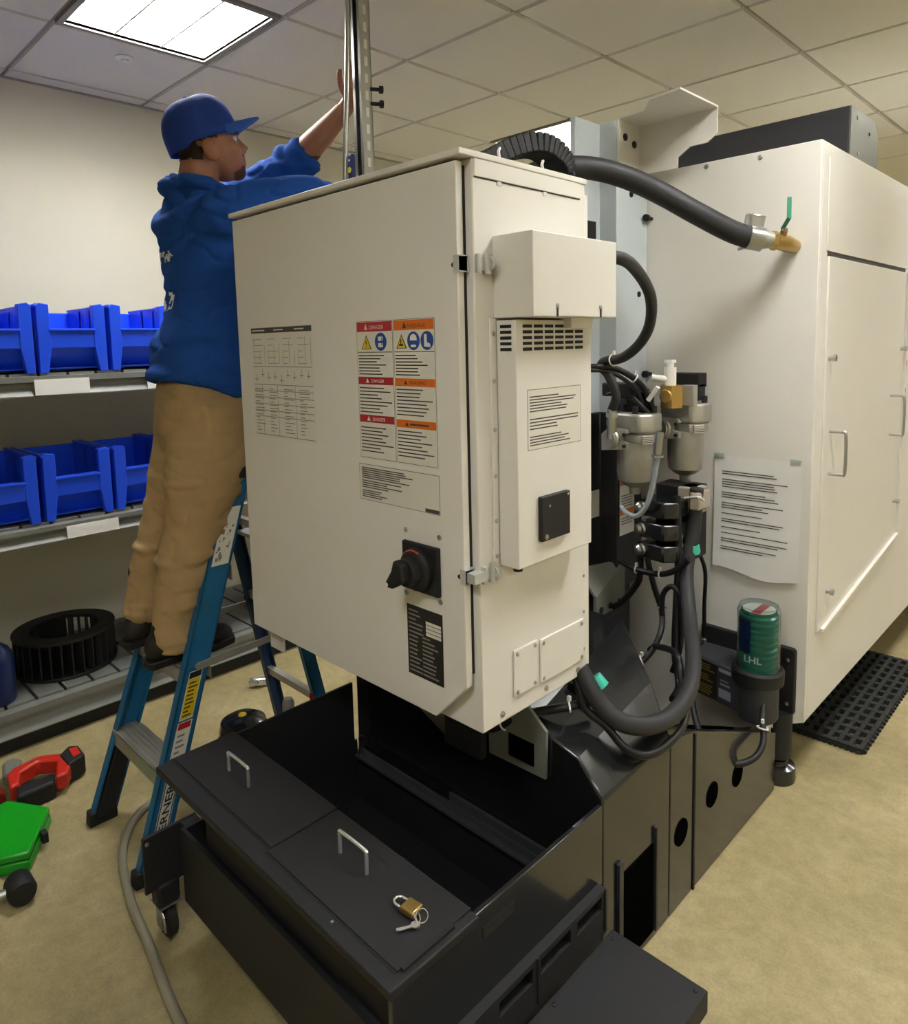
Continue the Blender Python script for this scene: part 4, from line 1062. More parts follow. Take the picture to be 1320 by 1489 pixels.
# slotted strainer frame along the right side
sf = MB()
X_ = -.792
sf.box(-.812, X_, .60, 1.245, .3005, .312); sf.box(-.812, X_, .60, 1.245, .205, .268)
for ya, yb in ((.60, .66), (.765, .885), (.985, 1.010), (1.112, 1.136), (1.228, 1.245)): sf.box(-.812, X_, ya, yb, .268, .3005)
sfo = sf.build('strainer_frame', M['black'], tk)
for y in (1.0, 1.24): MB().box(X_, X_ + .004, y - .003, y + .003, .215, .312).build('frame_edge', M['toolblack'], sfo)
st_ = MB(); st_.box(-.79, -.568, .62, 1.268, .188, .200); st_.box(-.573, -.566, .62, 1.268, .15, .200); st_.box(-.79, -.568, 1.262, 1.268, .155, .19)
sto = st_.build('side_step_tray', M['black'], tk, bevel=.003, label='flat black tray sticking out at the lower right')
for x, y in ((-.775, 1.245), (-.585, 1.25), (-.775, 1.03)): screw(sto, (x, y, .2), 'z', .005, 'toolblack')
lg = MB(); lg.box(-.66, -.64, .66, .68, 0, .188); lg.box(-.66, -.64, 1.20, 1.22, .0, .188); lg.box(-.79, -.64, 1.20, 1.22, .15, .188); lg.build('tray_leg', M['black'], tk)

# padlock with key ring
pl = thing('padlock', 'small brass padlock with keys lying on the black tank lid', 'padlock', (-.90, .768, TZ + .004))
z0 = TZ + .0052
a = V(.99, .12, 0).normalized(); s_ = V(-a.y, a.x, 0)
def PL(u, v, h=0): q = V(-.938, .765, z0) + a * u + s_ * v; return (q.x, q.y, z0 + h)
m = MB(); m.hexa([PL(.024, -.015, 0), PL(.056, -.015, 0), PL(.056, .015, 0), PL(.024, .015, 0)], [PL(.024, -.015, .013), PL(.056, -.015, .013), PL(.056, .015, .013), PL(.024, .015, .013)])
m.build('lock_body', M['brass'], pl, bevel=.003)
m = MB(); m.tube([PL(.026, -.010, .0065), PL(.010, -.010, .0065), PL(.003, -.006, .0065), PL(.001, 0, .0065), PL(.003, .006, .0065), PL(.010, .010, .0065), PL(.026, .010, .0065)], .0026, 10, smooth=5)
m.build('shackle', M['chrome'], pl, smooth=60)
m = MB(); q = PL(.068, -.004, .009); m.torus(q, (.75, -.5, .5), .011, .0011, 24, 6); m.torus(PL(.062, -.010, .008), (.6, .4, .6), .008, .001, 20, 6); m.build('key_ring', M['chrome'], pl, smooth=60)
for dv, hh_ in ((0.0, .0), (.006, .003)):
    m = MB(); b0 = V(*PL(.068, -.020 - dv * .5, hh_ + .0015)); e0 = V(*PL(.046 + dv, -.048, hh_ + .0015))
    m.lathe([(.001, 0), (.0075, 0), (.0075, .0018), (.001, .0018)], b0, n=16); m.bar(b0, e0, .0055, .0018)
    m.build('key', M['chrome'], pl)
# coolant pump beside the tank
pm = thing('pump_motor', 'black cylindrical pump motor with yellow cap dot behind the tank lid', 'pump', (-2.02, 1.045, 0))
px, py = -2.02, 1.045
m = MB(); m.lathe([(.001, 0), (.072, 0), (.072, .05), (.060, .055), (.060, .17), (.072, .18), (.076, .19), (.076, .30), (.070, .325), (.045, .340), (.001, .342)], (px, py, 0), n=32); m.build('motor_housing', M['blackgloss'], pm, smooth=35)
MB().lathe([(.001, 0), (.014, 0), (.012, .004), (.001, .005)], (px - .004, py, .341), n=16).build('motor_cap', M['yellow'], pm, smooth=40)
for k in range(16):
    a_ = 2 * math.pi * k / 16
    MB().box(-.002, .006, -.003, .003, 0, .09).build('cooling_fin', M['blackgloss'], pm, loc=(px + .073 * math.cos(a_), py + .073 * math.sin(a_), .195))
    LAST[-1].rotation_euler = (0, 0, a_)
# ball valve assembly with red lever
bvx, bvy = -2.0, 1.20
bvt = thing('ball_valve', 'metal ball valve assembly with red lever standing beside the pump', 'valve', (bvx, bvy, 0))
m = MB(); m.lathe([(.001, 0), (.024, 0), (.024, .03), (.018, .035), (.018, .09), (.026, .095), (.026, .13), (.018, .14), (.018, .20), (.026, .205), (.026, .24), (.02, .25), (.02, .33), (.014, .345), (.001, .346)], (bvx, bvy, 0), n=18); m.build('valve_stack', M['cast'], bvt, smooth=35)
m = MB(); m.tube([(bvx + .02, bvy + .02, .20), (bvx + .03, bvy + .06, .215), (bvx + .03, bvy + .075, .25), (bvx + .025, bvy + .075, .34)], [.007, .008, .008, .007], 8, smooth=4); m.build('valve_lever', M['redhandle'], bvt, smooth=60)
m = MB(); m.lathe([(.001, .0), (.026, .0), (.026, .05), (.02, .055), (.02, .10), (.027, .105), (.027, .15), (.02, .16), (.001, .16)], (bvx + .045, bvy + .055, 0), n=16); m.build('side_port', M['brass'], bvt, smooth=35)
MB().lathe([(.001, .155), (.022, .155), (.018, .19), (.001, .19)], (bvx + .045, bvy + .055, 0), n=14).build('thread_seal', M['whiteplastic'], bvt, smooth=40)
m = MB(); m.lathe([(.001, 0), (.022, 0), (.022, .02), (.013, .024), (.013, .05), (.001, .05)], (-2.80, 1.50, .022), (.8, .3, .1), n=6); m.cyl((-2.79, 1.52, .02), (-2.75, 1.57, .02), .02, n=10)
tag(m.build('pipe_fitting', M['chrome'], smooth=40), 'shiny pipe fitting lying on the floor left of the red-levered valve', 'fitting')
m = MB(); m.lathe([(.001, 0), (.018, 0), (.018, .012), (.001, .012)], (-2.69, 1.64, .0), n=6)
tag(m.build('hex_nut', M['brass']), 'small brass nut on the floor between the ladder legs', 'nut')
# grey cord on the floor
m = MB(); m.tube([(-1.30, .552, .013), (-1.464, .565, .013), (-1.60, .582, .013), (-1.743, .605, .013), (-1.88, .622, .013), (-1.99, .645, .013), (-2.10, .675, .013), (-2.19, .72, .013), (-2.26, .775, .013), (-2.30, .85, .013), (-2.31, .95, .013), (-2.30, 1.1, .013), (-2.35, 1.3, .013), (-2.5, 1.5, .013)], .012, 10, smooth=6)
tag(m.build('floor_cord', M['cord'], smooth=60), 'grey cord curving across the floor below the ladder', 'cord')
# rubber mat: rings of square holes, built as bars
mat_ = thing('rubber_mat', 'black rubber anti-fatigue mat with holes beside the enclosure', 'mat', (-.80, 3.15, 0))
m = MB(); mx0, mx1, my0, my1 = -1.00, -.670, 2.74, 3.64
nx_, ny_ = 9, 14
dx, dy = (mx1 - mx0) / nx_, (my1 - my0) / ny_
for i in range(nx_ + 1): m.box(mx0 + i * dx - .0075, mx0 + i * dx + .0075, my0, my1, .002, .022)
for j in range(ny_ + 1): m.box(mx0, mx1, my0 + j * dy - .0105, my0 + j * dy + .0105, .0025, .0215)
for i in range(nx_ + 1):
    for j in range(ny_ + 1): m.lathe([(.009, 0), (.010, .005), (.0115, .0225), (.001, .0228)], (mx0 + i * dx, my0 + j * dy, 0), n=8)
for j in range(ny_ * 2): m.box(mx1, mx1 + .016, my0 + j * dy / 2 + .004, my0 + j * dy / 2 + .018, .001, .012)
for i in range(nx_ * 2): m.box(mx0 + i * dx / 2 + .004, mx0 + i * dx / 2 + .016, my0 - .016, my0, .001, .012)
m.build('mat_grid', M['matrub'], mat_)
# paper in a plastic sleeve taped to the enclosure
pp = thing('paper_sheet', 'printed sheet in clear sleeve taped to the cream enclosure', 'paper', (-.94, 2.41, .70))
m = MB(); NX, NZ = 10, 14
def pw(u, v): return 2.4165 - .0025 * abs(math.sin(3 * u + 1)) * (1 - v) - .0015 * (1 + math.sin(7 * v)) * u - .004 * (1 - v) ** 3 - .001
vs = []; fs = []
for j in range(NZ + 1):
    for i in range(NX + 1):
        u, v_ = i / NX, j / NZ
        vs.append((-1.088 + .294 * u, pw(u, v_), .69 + .412 * v_ + .012 * (1 - v_) * math.sin(u * 6 + 1) * (.5 if j else 1)))
for j in range(NZ):
    for i in range(NX):
        q = j * (NX + 1) + i; fs.append((q, q + 1, q + NX + 2, q + NX + 1))
m.add(vs, fs); po = m.build('sheet', M['paper'], pp, smooth=80)
m = MB(); rr = random.Random(11)
def pline(z, w, h):
    for i in range(6):
        ua, ub = .10 + w * i / 6, .10 + w * (i + 1) / 6; v_ = (z - .69) / .412
        ya, yb = pw(ua, v_) - .0022, pw(ub, v_) - .0022
        m.quad((-1.088 + .294 * ua, ya, z), (-1.088 + .294 * ub, yb, z), (-1.088 + .294 * ub, yb, z + h), (-1.088 + .294 * ua, ya, z + h))
z = 1.045
for grp in (2, 4, 3, 3, 1, 2, 1, 1, 2, 2):
    for k in range(grp): pline(z, rr.uniform(.45, .78), .0034); z -= .0085
    z -= .012
m.build('print', M['ink'], pp)
for x in (-1.088, -.83): MB().box(x, x + .035, 2.412, 2.4135, 1.09, 1.11).build('tape', M['clear'], pp)
# strut channel with level and flexible conduit
st2 = thing('strut_channel', 'slotted galvanized strut channel hanging from the ceiling, steadied by the man', 'strut', (-1.85, 1.50, .95))
sx, sy = -1.862, 1.50
m = MB(); m.box(sx - .022, sx + .022, sy + .018, sy + .021, .95, CEIL); m.box(sx - .022, sx - .019, sy - .020, sy + .02, .95, CEIL); m.box(sx + .019, sx + .022, sy - .020, sy + .02, .95, CEIL)
m.box(sx - .022, sx - .010, sy - .0215, sy - .0195, .95, CEIL); m.box(sx + .010, sx + .022, sy - .0215, sy - .0195, .95, CEIL); m.box(sx - .011, sx - .0095, sy - .0215, sy - .012, .95, CEIL); m.box(sx + .0095, sx + .011, sy - .0215, sy - .012, .95, CEIL)
m.build('channel', M['steel'], st2)
sl = MB().box(-.0006, .0006, -.006, .006, -.014, .014).mesh('slot', M['whiteplastic'])
for k in range(14): share('slot', sl, st2, (sx + .0222, sy, 2.0 + k * .052))
for z in (2.335, 2.29): MB().lathe([(.006, 0), (.006, .03), (.012, .03), (.012, .042), (.001, .043)], (sx + .02, sy + .015, z), (.5, .85, 0), n=10).build('bolt', M['toolblack'], st2, smooth=40)
m = MB(); m.tube([(sx - .044, sy - .056, 1.2), (sx - .040, sy - .054, 1.9), (sx - .034, sy - .052, 2.12), (sx - .018, sy - .046, 2.36), (sx - .008, sy - .040, 2.6), (sx - .008, sy - .040, CEIL)], .009, 12, smooth=10)
tag(m.build('flexible_conduit', M['steel'], smooth=60), 'thin flexible metal conduit running up along the strut channel', 'conduit')
lv = thing('torpedo_level', 'small dark blue spirit level with yellow vial stuck to the strut', 'level', (-1.87, 1.47, 2.0))
MB().box(sx - .014, sx + .010, sy - .062, sy - .046, 1.93, 2.125).build('level_body', material('level_blue', '#1c2f63', .35), lv, bevel=.004)
MB().cyl((sx - .002, sy - .05, 2.075), (sx - .002, sy - .0635, 2.075), .009, n=14).build('level_vial', material('vial_yellow', '#d9d84a', .2), lv, smooth=40)
MB().cyl((sx - .002, sy - .05, 2.105), (sx - .002, sy - .0635, 2.105), .004, n=12).build('level_vial', M['whiteplastic'], lv, smooth=40)

# ------------------------------------------------------------------ tools on the floor at the left
sawt = thing('band_saw', 'red and black cordless band saw lying on the floor', 'power tool', (-2.62, .62, 0))
def T2(u, v, h=0):     # local frame: u along the tool, v across
    a = V(-.02, .235, 0).normalized(); b = V(a.y, -a.x, 0)
    q = V(-2.580, .52, 0) + a * u - b * v; return (q.x, q.y, h)
def slab(pts, h0, h1):
    m = MB(); n_ = len(pts); A = [T2(u, v, h0) for u, v in pts]; B = [T2(u, v, h1) for u, v in pts]
    return m.add(A + B, [tuple(range(n_)), tuple(range(2 * n_ - 1, n_ - 1, -1))] + [(i, i + n_, (i + 1) % n_ + n_, (i + 1) % n_) for i in range(n_)])
slab([(0, 0), (.115, -.01), (.135, .05), (.02, .065)], .0, .065).build('motor_housing', M['toolblack'], sawt, bevel=.01)
fr_ = slab([(.0, .055), (.03, .06), (.055, .13), (.12, .15), (.165, .10), (.145, .055), (.12, .0), (.155, -.01), (.20, .06), (.20, .13), (.14, .185), (.05, .175), (.02, .15)], .02, .075)
fr_.build('saw_frame', M['redtool'], sawt, bevel=.008)
slab([(.03, .145), (.055, .16), (.10, .24), (.085, .275), (.06, .28), (.04, .26), (.02, .19)], .015, .06).build('blade_guard', M['midgrey'], sawt, bevel=.01)
slab([(.175, .03), (.24, .05), (.25, .13), (.225, .155), (.18, .12)], .01, .08).build('battery_pack', M['toolblack'], sawt, bevel=.006)
slab([(.205, .06), (.232, .065), (.24, .12), (.215, .125)], .078, .084).build('battery_stripe', M['redtool'], sawt, bevel=.002)
gb = thing('green_case', 'bright green plastic tool case lying on the floor by the saw', 'case', (-2.40, .50, 0))
g4 = [(-2.475, .440), (-2.300, .425), (-2.290, .468), (-2.47, .585), (-2.56, .500)]
g4 = [(-2.58, .41), (-2.315, .375), (-2.265, .475), (-2.455, .585), (-2.60, .50)]
def ins(pts, k):
    cx_ = sum(p[0] for p in pts) / len(pts); cy_ = sum(p[1] for p in pts) / len(pts); return [(cx_ + (p[0] - cx_) * k, cy_ + (p[1] - cy_) * k) for p in pts]
MB().prism(g4, 'z', 0, .034).build('case_base', M['greenbox'], gb, bevel=.006)
MB().prism(ins(g4, .985), 'z', .036, .058).build('case_lid', M['greenbox'], gb, bevel=.006)
MB().prism(ins(g4, .97), 'z', .034, .036).build('case_seam', material('green_dark', '#0d6a14', .5), gb)
MB().box(-2.365, -2.335, .528, .545, .018, .05).build('case_latch', M['toolblack'], gb, bevel=.002)
rt = thing('red_power_tool', 'dark red power tool cut by the left photo edge', 'power tool', (-2.60, .42, 0))
MB().lathe([(.001, 0), (.03, .0), (.04, .02), (.04, .13), (.03, .16), (.001, .16)], (-2.78, .445, .045), (.3, .05, 0), n=20).build('tool_body', material('dark_red_plastic', '#7a1a16', .45), rt, smooth=40)
MB().cyl((-2.78, .445, .045), (-2.82, .438, .045), .022, n=16).build('tool_nose', M['toolblack'], rt, smooth=40)
hm = thing('rubber_mallet', 'black rubber mallet head near the lower left corner', 'mallet', (-2.16, .40, 0))
MB().lathe([(.001, 0), (.030, 0), (.035, .008), (.036, .065), (.031, .075), (.001, .075)], (-2.20, .425, .037), (.92, -.02, 0), n=28).build('mallet_head', M['toolblack'], hm, smooth=35)
MB().tube([(-2.165, .40, .037), (-2.18, .30, .034), (-2.20, .15, .03)], [.012, .013, .015], 14).build('mallet_handle', M['steel'], hm, smooth=40)
rb = thing('tape_roll', 'black round tape roll standing at the left photo edge', 'tape', (-2.34, .37, 0))
m = MB(); m.lathe([(.035, -.022), (.060, -.022), (.060, .022), (.035, .022), (.035, -.022)], (-2.315, .325, .0605), (.75, .5, 0), n=32, cap=False); m.build('roll', M['toolblack'], rb, smooth=40)
MB().lathe([(.0335, -.02), (.0349, -.02), (.0349, .02), (.0335, .02), (.0335, -.02)], (-2.315, .325, .0605), (.75, .5, 0), n=32, cap=False).build('core', material('cardboard', '#8c7450', .8), rb, smooth=40)

# ------------------------------------------------------------------ step ladder
LH = 1.12
ld = thing('step_ladder', 'blue fibreglass step ladder with aluminium treads under the man', 'ladder', (-2.15, 1.0, 0))
def lerp(a, b, t): return a + (b - a) * t
# front rails: foot (x, y) -> top (x, y)
FA = ((-2.365, .700), (-2.315, 1.075)); FB = ((-1.955, .695), (-2.005, 1.070))
RA = ((-2.345, 1.385), (-2.30, 1.150)); RB = ((-1.975, 1.385), (-2.02, 1.150))
def ctr(rl, z): t = z / LH; return lerp(rl[0][0], rl[1][0], t), lerp(rl[0][1], rl[1][1], t)
def channel(rl, s, w, th, fl, mat, name, z0=.03, z1=LH, parent=None):
    """C section: web on the outer side s (+1: +X), flanges inwards"""
    m = MB()
    def ring(z, xa, xb, ya, yb):
        x, y = ctr(rl, z); return [(x + xa, y + ya, z), (x + xb, y + ya, z), (x + xb, y + yb, z), (x + xa, y + yb, z)]
    for xa, xb, ya, yb in ((0, -s * th, -w / 2, w / 2), (0, -s * fl, -w / 2, -w / 2 + th), (0, -s * fl, w / 2 - th, w / 2)):
        m.hexa(ring(z0, xa, xb, ya, yb), ring(z1, xa, xb, ya, yb))
    return m.build(name, M[mat], parent or ld)
W_ = .076
ra = channel(FA, -1, W_, .005, .030, 'ladblue', 'front_rail')
rbo = channel(FB, 1, W_, .005, .030, 'ladblue', 'front_rail')
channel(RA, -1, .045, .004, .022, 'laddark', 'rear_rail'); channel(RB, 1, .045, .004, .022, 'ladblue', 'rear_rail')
for rl, s in ((FA, -1), (FB, 1)):
    x, y = ctr(rl, .0)
    m = MB(); m.prism([(y - .040, 0), (y + .046, 0), (y + .048, .015), (y + .046, .045), (y - .036, .045)], 'x', x + s * .004, x - s * .036)
    m.build('rubber_foot', M['toolblack'], ld, bevel=.004)
    # knee brace plate under the lowest tread
    m = MB(); xb, yb = ctr(rl, .29)
    m.hexa([(x - s * .004, y - .028, .03), (x - s * .050, y - .020, .03), (x - s * .050, y + .030, .03), (x - s * .004, y + .034, .03)], [(xb - s * .006, yb - .034, .24), (xb - s * .012, yb - .030, .24), (xb - s * .012, yb + .034, .24), (xb - s * .006, yb + .034, .24)])
    m.build('knee_brace', M['toolblack'], ld, bevel=.004)
for rl, s in ((RA, -1), (RB, 1)):
    x, y = ctr(rl, .0); MB().box(x + s * .002, x - s * .026, y - .028, y + .028, 0, .05).build('rubber_foot', M['toolblack'], ld, bevel=.004)
for z in (.29, .57, .85):
    xa, ya = ctr(FA, z); xb, yb = ctr(FB, z)
    t = MB(); t.box(xa + .006, xb - .006, ya - .042, ya + .042, z - .004, z); t.box(xa + .006, xb - .006, ya - .042, ya - .039, z - .05, z); t.box(xa + .006, xb - .006, ya + .039, ya + .042, z - .05, z)
    to = t.build('tread', M['alu'], ld, bevel=.0012)
    for k in range(5): MB().box(xa + .008, xb - .008, ya - .034 + k * .015, ya - .029 + k * .015, z, z + .0022).build('tread_ridge', M['alu'], to)
# rear cross braces
for z in (.30, .62, .92):
    xa, ya = ctr(RA, z); xb, yb = ctr(RB, z); MB().box(xa, xb, ya - .012, ya + .012, z - .012, z + .012).build('rear_brace', M['alu'], ld)
# spreaders
for rl, rr_, s in ((FA, RA, -1), (FB, RB, 1)):
    xa, ya = ctr(rl, .575); xb, yb = ctr(rr_, .575)
    m = MB(); m.bar((xa + s * .004, ya, .575), (xb + s * .004, yb, .58), .005, .022); m.cyl((xa + s * .001, ya, .575), (xa + s * .012, ya, .575), .009, n=12); m.build('spreader_bar', M['alu'], ld)
# top cap
m = MB(); m.box(-2.335, -1.985, 1.020, 1.195, LH - .004, LH + .030); m.build('top_cap', M['toolblack'], ld, bevel=.008)
MB().box(-2.31, -2.01, 1.04, 1.175, LH + .030, LH + .034).build('top_tray', M['alu'], ld, bevel=.002)
# bucket shelf on the rear side with a small cordless drill on it
MB().box(-2.29, -2.03, 1.20, 1.36, .86, .872).build('bucket_shelf', M['alu'], ld)
dr_ = thing('cordless_drill', 'black and yellow cordless drill on the ladder shelf beside the cabinet edge', 'power tool', (-2.06, 1.27, .872))
m = MB(); m.cyl((-2.16, 1.27, 1.05), (-2.00, 1.25, 1.05), .030, n=20); m.cyl((-2.00, 1.25, 1.05), (-1.965, 1.246, 1.05), .020, .012, 16); m.build('drill_body', M['toolblack'], dr_, smooth=35)
MB().hexa([(-2.125, 1.25, .92), (-2.085, 1.25, .92), (-2.085, 1.285, .92), (-2.125, 1.285, .92)], [(-2.115, 1.252, 1.03), (-2.075, 1.252, 1.03), (-2.075, 1.283, 1.03), (-2.115, 1.283, 1.03)]).build('drill_grip', M['yellow'], dr_, bevel=.006)
MB().box(-2.15, -2.05, 1.235, 1.30, .873, .92).build('drill_battery', M['toolblack'], dr_, bevel=.006)
# stickers on the outer web of the near front rail
def rp(z, t, off=.0008):
    x, y = ctr(FB, z); return (x + off, y + t * W_ / 2, z)
def rq(mb, z0, z1, t0, t1, off=.0008): mb.quad(rp(z0, t0, off), rp(z0, t1, off), rp(z1, t1, off), rp(z1, t0, off))
m = MB(); rq(m, .86, 1.03, -.72, .75); m.mi = 1
rr = random.Random(9)
for k in range(20):
    z = rr.uniform(.87, 1.01); t0 = rr.uniform(-.6, .4); rq(m, z, z + rr.uniform(.003, .02), t0, t0 + rr.uniform(.05, .25), .0012)
m.build('worn_white_sticker', [M['label'], M['inkl']], ld)
m = MB(); rq(m, .43, .565, -.55, .55); m.mi = 1; rq(m, .545, .562, -.48, .48, .0012); m.mi = 2; rq(m, .434, .543, -.48, .48, .0012); m.mi = 1
for k in range(9): z = .44 + k * .0112; rq(m, z, z + .004, -.38, rr.uniform(.0, .38), .0016)
m.build('yellow_sticker', [M['label'], M['plate'], M['yellow']], ld)
m = MB(); rq(m, .33, .425, -.6, .6); m.mi = 1; rq(m, .405, .423, -.5, .5, .0012); m.mi = 2
for k in range(4): rq(m, .34 + k * .015, .346 + k * .015, -.4, rr.uniform(0, .4), .0012)
m.build('red_white_sticker', [M['label'], M['redhandle'], M['inkl']], ld)
m = MB(); rq(m, .075, .285, -.55, .55); m.mi = 1; rq(m, .078, .282, -.50, -.42, .0012); rq(m, .078, .282, .42, .50, .0012)
m.mi = 1
x0_, y0_ = ctr(FB, .085); x1_, y1_ = ctr(FB, .28)
up_ = (V(x1_, y1_, .28) - V(x0_, y0_, .085)).normalized()
m.text('WERNER', V(*rp(.088, .28, .0014)), up_, (0, -1, 0), .030, 'LEFT', .0006, .182)
m.build('maker_sticker', [M['label'], M['plate']], ld)

# ------------------------------------------------------------------ the man on the ladder
pe = thing('person', 'man in blue hoodie, blue cap and khaki trousers reaching up from the ladder', 'person', (-2.19, .95, .574))
U = V(0, 0, 1)
Fh = V(.30, .954, 0).normalized(); Sh = Fh.cross(U).normalized()
tilt = R(13)
Fq = (Fh * math.cos(tilt) + U * math.sin(tilt)).normalized(); Uq = (U * math.cos(tilt) - Fh * math.sin(tilt)).normalized()
HC = V(-2.175, 1.122, 2.158)
def HP(s, f, u): return HC + Sh * s + Fq * f + Uq * u
HR = Matrix((Sh, Fq, Uq)).transposed()
def hb(mb, s, f, u, a, b, c, extra=None):
    mb.ball(HP(s, f, u), a, b, c, 18, 12, HR if extra is None else HR @ extra)
Fb = V(.12, .993, 0).normalized(); Sb = Fb.cross(U).normalized()
def ell_ring(cx, cy, z, rs, rf, n=28, pw=.88, tl=0.0):
    out = []
    for k in range(n):
        t = 2 * math.pi * k / n; c_, s_2 = math.cos(t), math.sin(t)
        c_ = math.copysign(abs(c_) ** pw, c_); s_2 = math.copysign(abs(s_2) ** pw, s_2)
        q = V(cx, cy, z + tl * rf * s_2) + Sb * (rs * c_) + Fb * (rf * s_2); out.append(q)
    return out
# ---- body: one continuous skin
bd = MB()
hb(bd, 0, -.012, .035, .076, .097, .088)
hb(bd, 0, .030, -.030, .062, .066, .086)
hb(bd, 0, .066, -.094, .028, .026, .022)
hb(bd, 0, .055, -.070, .048, .040, .034)
hb(bd, 0, .080, .024, .050, .018, .014)
hb(bd, 0, .090, -.054, .021, .013, .007); hb(bd, 0, .089, -.068, .020, .013, .008)
bd.tube([HP(0, .084, .018), HP(0, .100, -.010), HP(0, .112, -.030)], [.009, .011, .015], 12)
hb(bd, .013, .100, -.034, .009, .011, .008); hb(bd, -.013, .100, -.034, .009, .011, .008)
for s in (-1, 1):
    hb(bd, s * .040, .060, -.026, .022, .026, .024)
    hb(bd, s * .083, -.018, -.032, .014, .022, .034, Matrix.Rotation(R(12), 3, 'X') @ Matrix.Rotation(R(-s * 14), 3, 'Z')); hb(bd, s * .074, -.004, -.034, .014, .012, .020)
bd.tube([HP(0, -.030, -.03), (-2.185, 1.085, 2.06), (-2.187, 1.09, 1.98), (-2.19, 1.10, 1.90)], [.060, .060, .062, .075], 20)
bd.rings([ell_ring(*a) for a in ((-2.19, 1.055, 1.26, .14, .10), (-2.19, 1.06, 1.42, .145, .10), (-2.19, 1.085, 1.62, .15, .095), (-2.19, 1.115, 1.80, .17, .10), (-2.19, 1.12, 1.91, .15, .09), (-2.187, 1.10, 1.97, .07, .06))])
LS, LE, LW = (-2.34, 1.18, 1.92), (-2.170, 1.385, 2.105), (-1.958, 1.503, 2.300)
RS, RE, RW = (-2.04, 1.09, 1.90), (-1.950, 1.330, 1.985), (-1.895, 1.500, 1.955)
bd.tube([(-2.25, 1.15, 1.90), LS, (-2.25, 1.29, 2.02), LE], [.05, .052, .048, .042], 16, smooth=4)
bd.tube([LE, (-2.11, 1.425, 2.165), (-2.03, 1.468, 2.235), LW], [.042, .048, .040, .027], 16, smooth=4)
bd.tube([(-2.12, 1.10, 1.88), RS, (-2.0, 1.20, 1.95), RE], [.05, .052, .048, .042], 16, smooth=4)
bd.tube([RE, (-1.935, 1.38, 1.982), (-1.915, 1.44, 1.97), RW], [.042, .044, .036, .027], 16, smooth=4)
for pts in ([(-2.10, 1.04, 1.30), (-2.085, .99, 1.17), (-2.08, .955, 1.0), (-2.08, .905, .83), (-2.08, .872, .68), (-2.08, .862, .61)],
            [(-2.27, 1.055, 1.30), (-2.287, 1.02, 1.13), (-2.298, .965, .95), (-2.30, .905, .80), (-2.293, .878, .68), (-2.28, .866, .61)]):
    bd.tube(pts, [.075, .065, .048, .045, .038, .038], 14, smooth=3)
# left hand pressed against the strut: palm, four fingers, thumb
bd.ball((-1.938, 1.522, 2.352), .016, .038, .050, rot=Matrix.Rotation(R(8), 3, 'X'))
bd.tube([LW, (-1.945, 1.515, 2.33)], [.027, .026], 12)
for dy, ln, r_ in ((-.027, .070, .0085), (-.009, .080, .009), (.010, .076, .009), (.027, .060, .008)):
    y = 1.528 + dy
    bd.tube([(-1.937, y, 2.380), (-1.934, y + .002, 2.380 + ln * .45), (-1.920, y + .003, 2.380 + ln * .78), (-1.905, y + .003, 2.380 + ln)], [r_ * 1.12, r_ * 1.05, r_, r_ * .8], 10, smooth=3)
bd.tube([(-1.938, 1.495, 2.335), (-1.932, 1.470, 2.352), (-1.918, 1.452, 2.378), (-1.905, 1.446, 2.398)], [.013, .0115, .0105, .008], 10, smooth=3)
# right hand around the lower strut
bd.ball((-1.905, 1.540, 1.945), .018, .045, .036)
for dz, ln, r_ in ((.027, .055, .009), (.009, .062, .009), (-.010, .058, .009), (-.027, .046, .008)):
    z = 1.945 + dz
    bd.tube([(-1.905, 1.565, z), (-1.895, 1.590, z), (-1.865, 1.590, z - .002), (-1.840 - (.06 - ln), 1.575, z - .004)], [r_ * 1.1, r_ * 1.05, r_, r_ * .8], 10, smooth=3)
bd.tube([(-1.905, 1.520, 1.968), (-1.895, 1.500, 1.985), (-1.880, 1.478, 1.992)], [.012, .011, .008], 10, smooth=3)
body = sculpt(bd, 'body', M['skin'], pe, .0055, 3)

def patch(src, name, mat, parent, test, off):
    """thin layer lifted off the chosen faces of src"""
    me = src.data; idx = {}; vs = []; fs = []
    for p in me.polygons:
        if test(p.center, p.normal):
            f = []
            for vi in p.vertices:
                if vi not in idx: idx[vi] = len(vs); vs.append(me.vertices[vi].co + me.vertices[vi].normal * off)
                f.append(idx[vi])
            fs.append(f)
    m2 = bpy.data.meshes.new(name); m2.from_pydata([tuple(v) for v in vs], [], fs); m2.materials.append(mat); m2.shade_smooth()
    o = bpy.data.objects.new(name, m2); put(o, parent)
    return o
HI = HR.transposed()
def hl(co): return HI @ (co - HC)
def is_hair(co, n):
    q = hl(co)
    if abs(q.x) > .085 or abs(q.y) > .13 or q.z < -.085: return False
    if abs(q.x) > .060 and -.048 < q.y < .012 and -.072 < q.z < .004: return False      # the ear stays bare
    jag = .008 * noise.noise(co * 60)
    return (q.y < -.030 + jag and q.z > -.048 + jag - .35 * min(0, q.y + .06)) or (q.z > .030 and q.y < .05) or (q.y < .018 and q.z > .008 and abs(q.x) > .05)
patch(body, 'hair', M['hair'], pe, is_hair, .003)
patch(body, 'eyebrows', M['hair'], pe, lambda co, n: (lambda q: .058 < q.y < .105 and .016 < q.z < .026 and .014 < abs(q.x) < .050)(hl(co)), .0022)
patch(body, 'stubble', material('stubble', '#5d3b2c', .7), pe, lambda co, n: (lambda q: (q.y > .045 and -.125 < q.z < -.078 and abs(q.x) < .036) or (q.y > .08 and -.050 < q.z < -.044 and abs(q.x) < .024))(hl(co)), .0012)
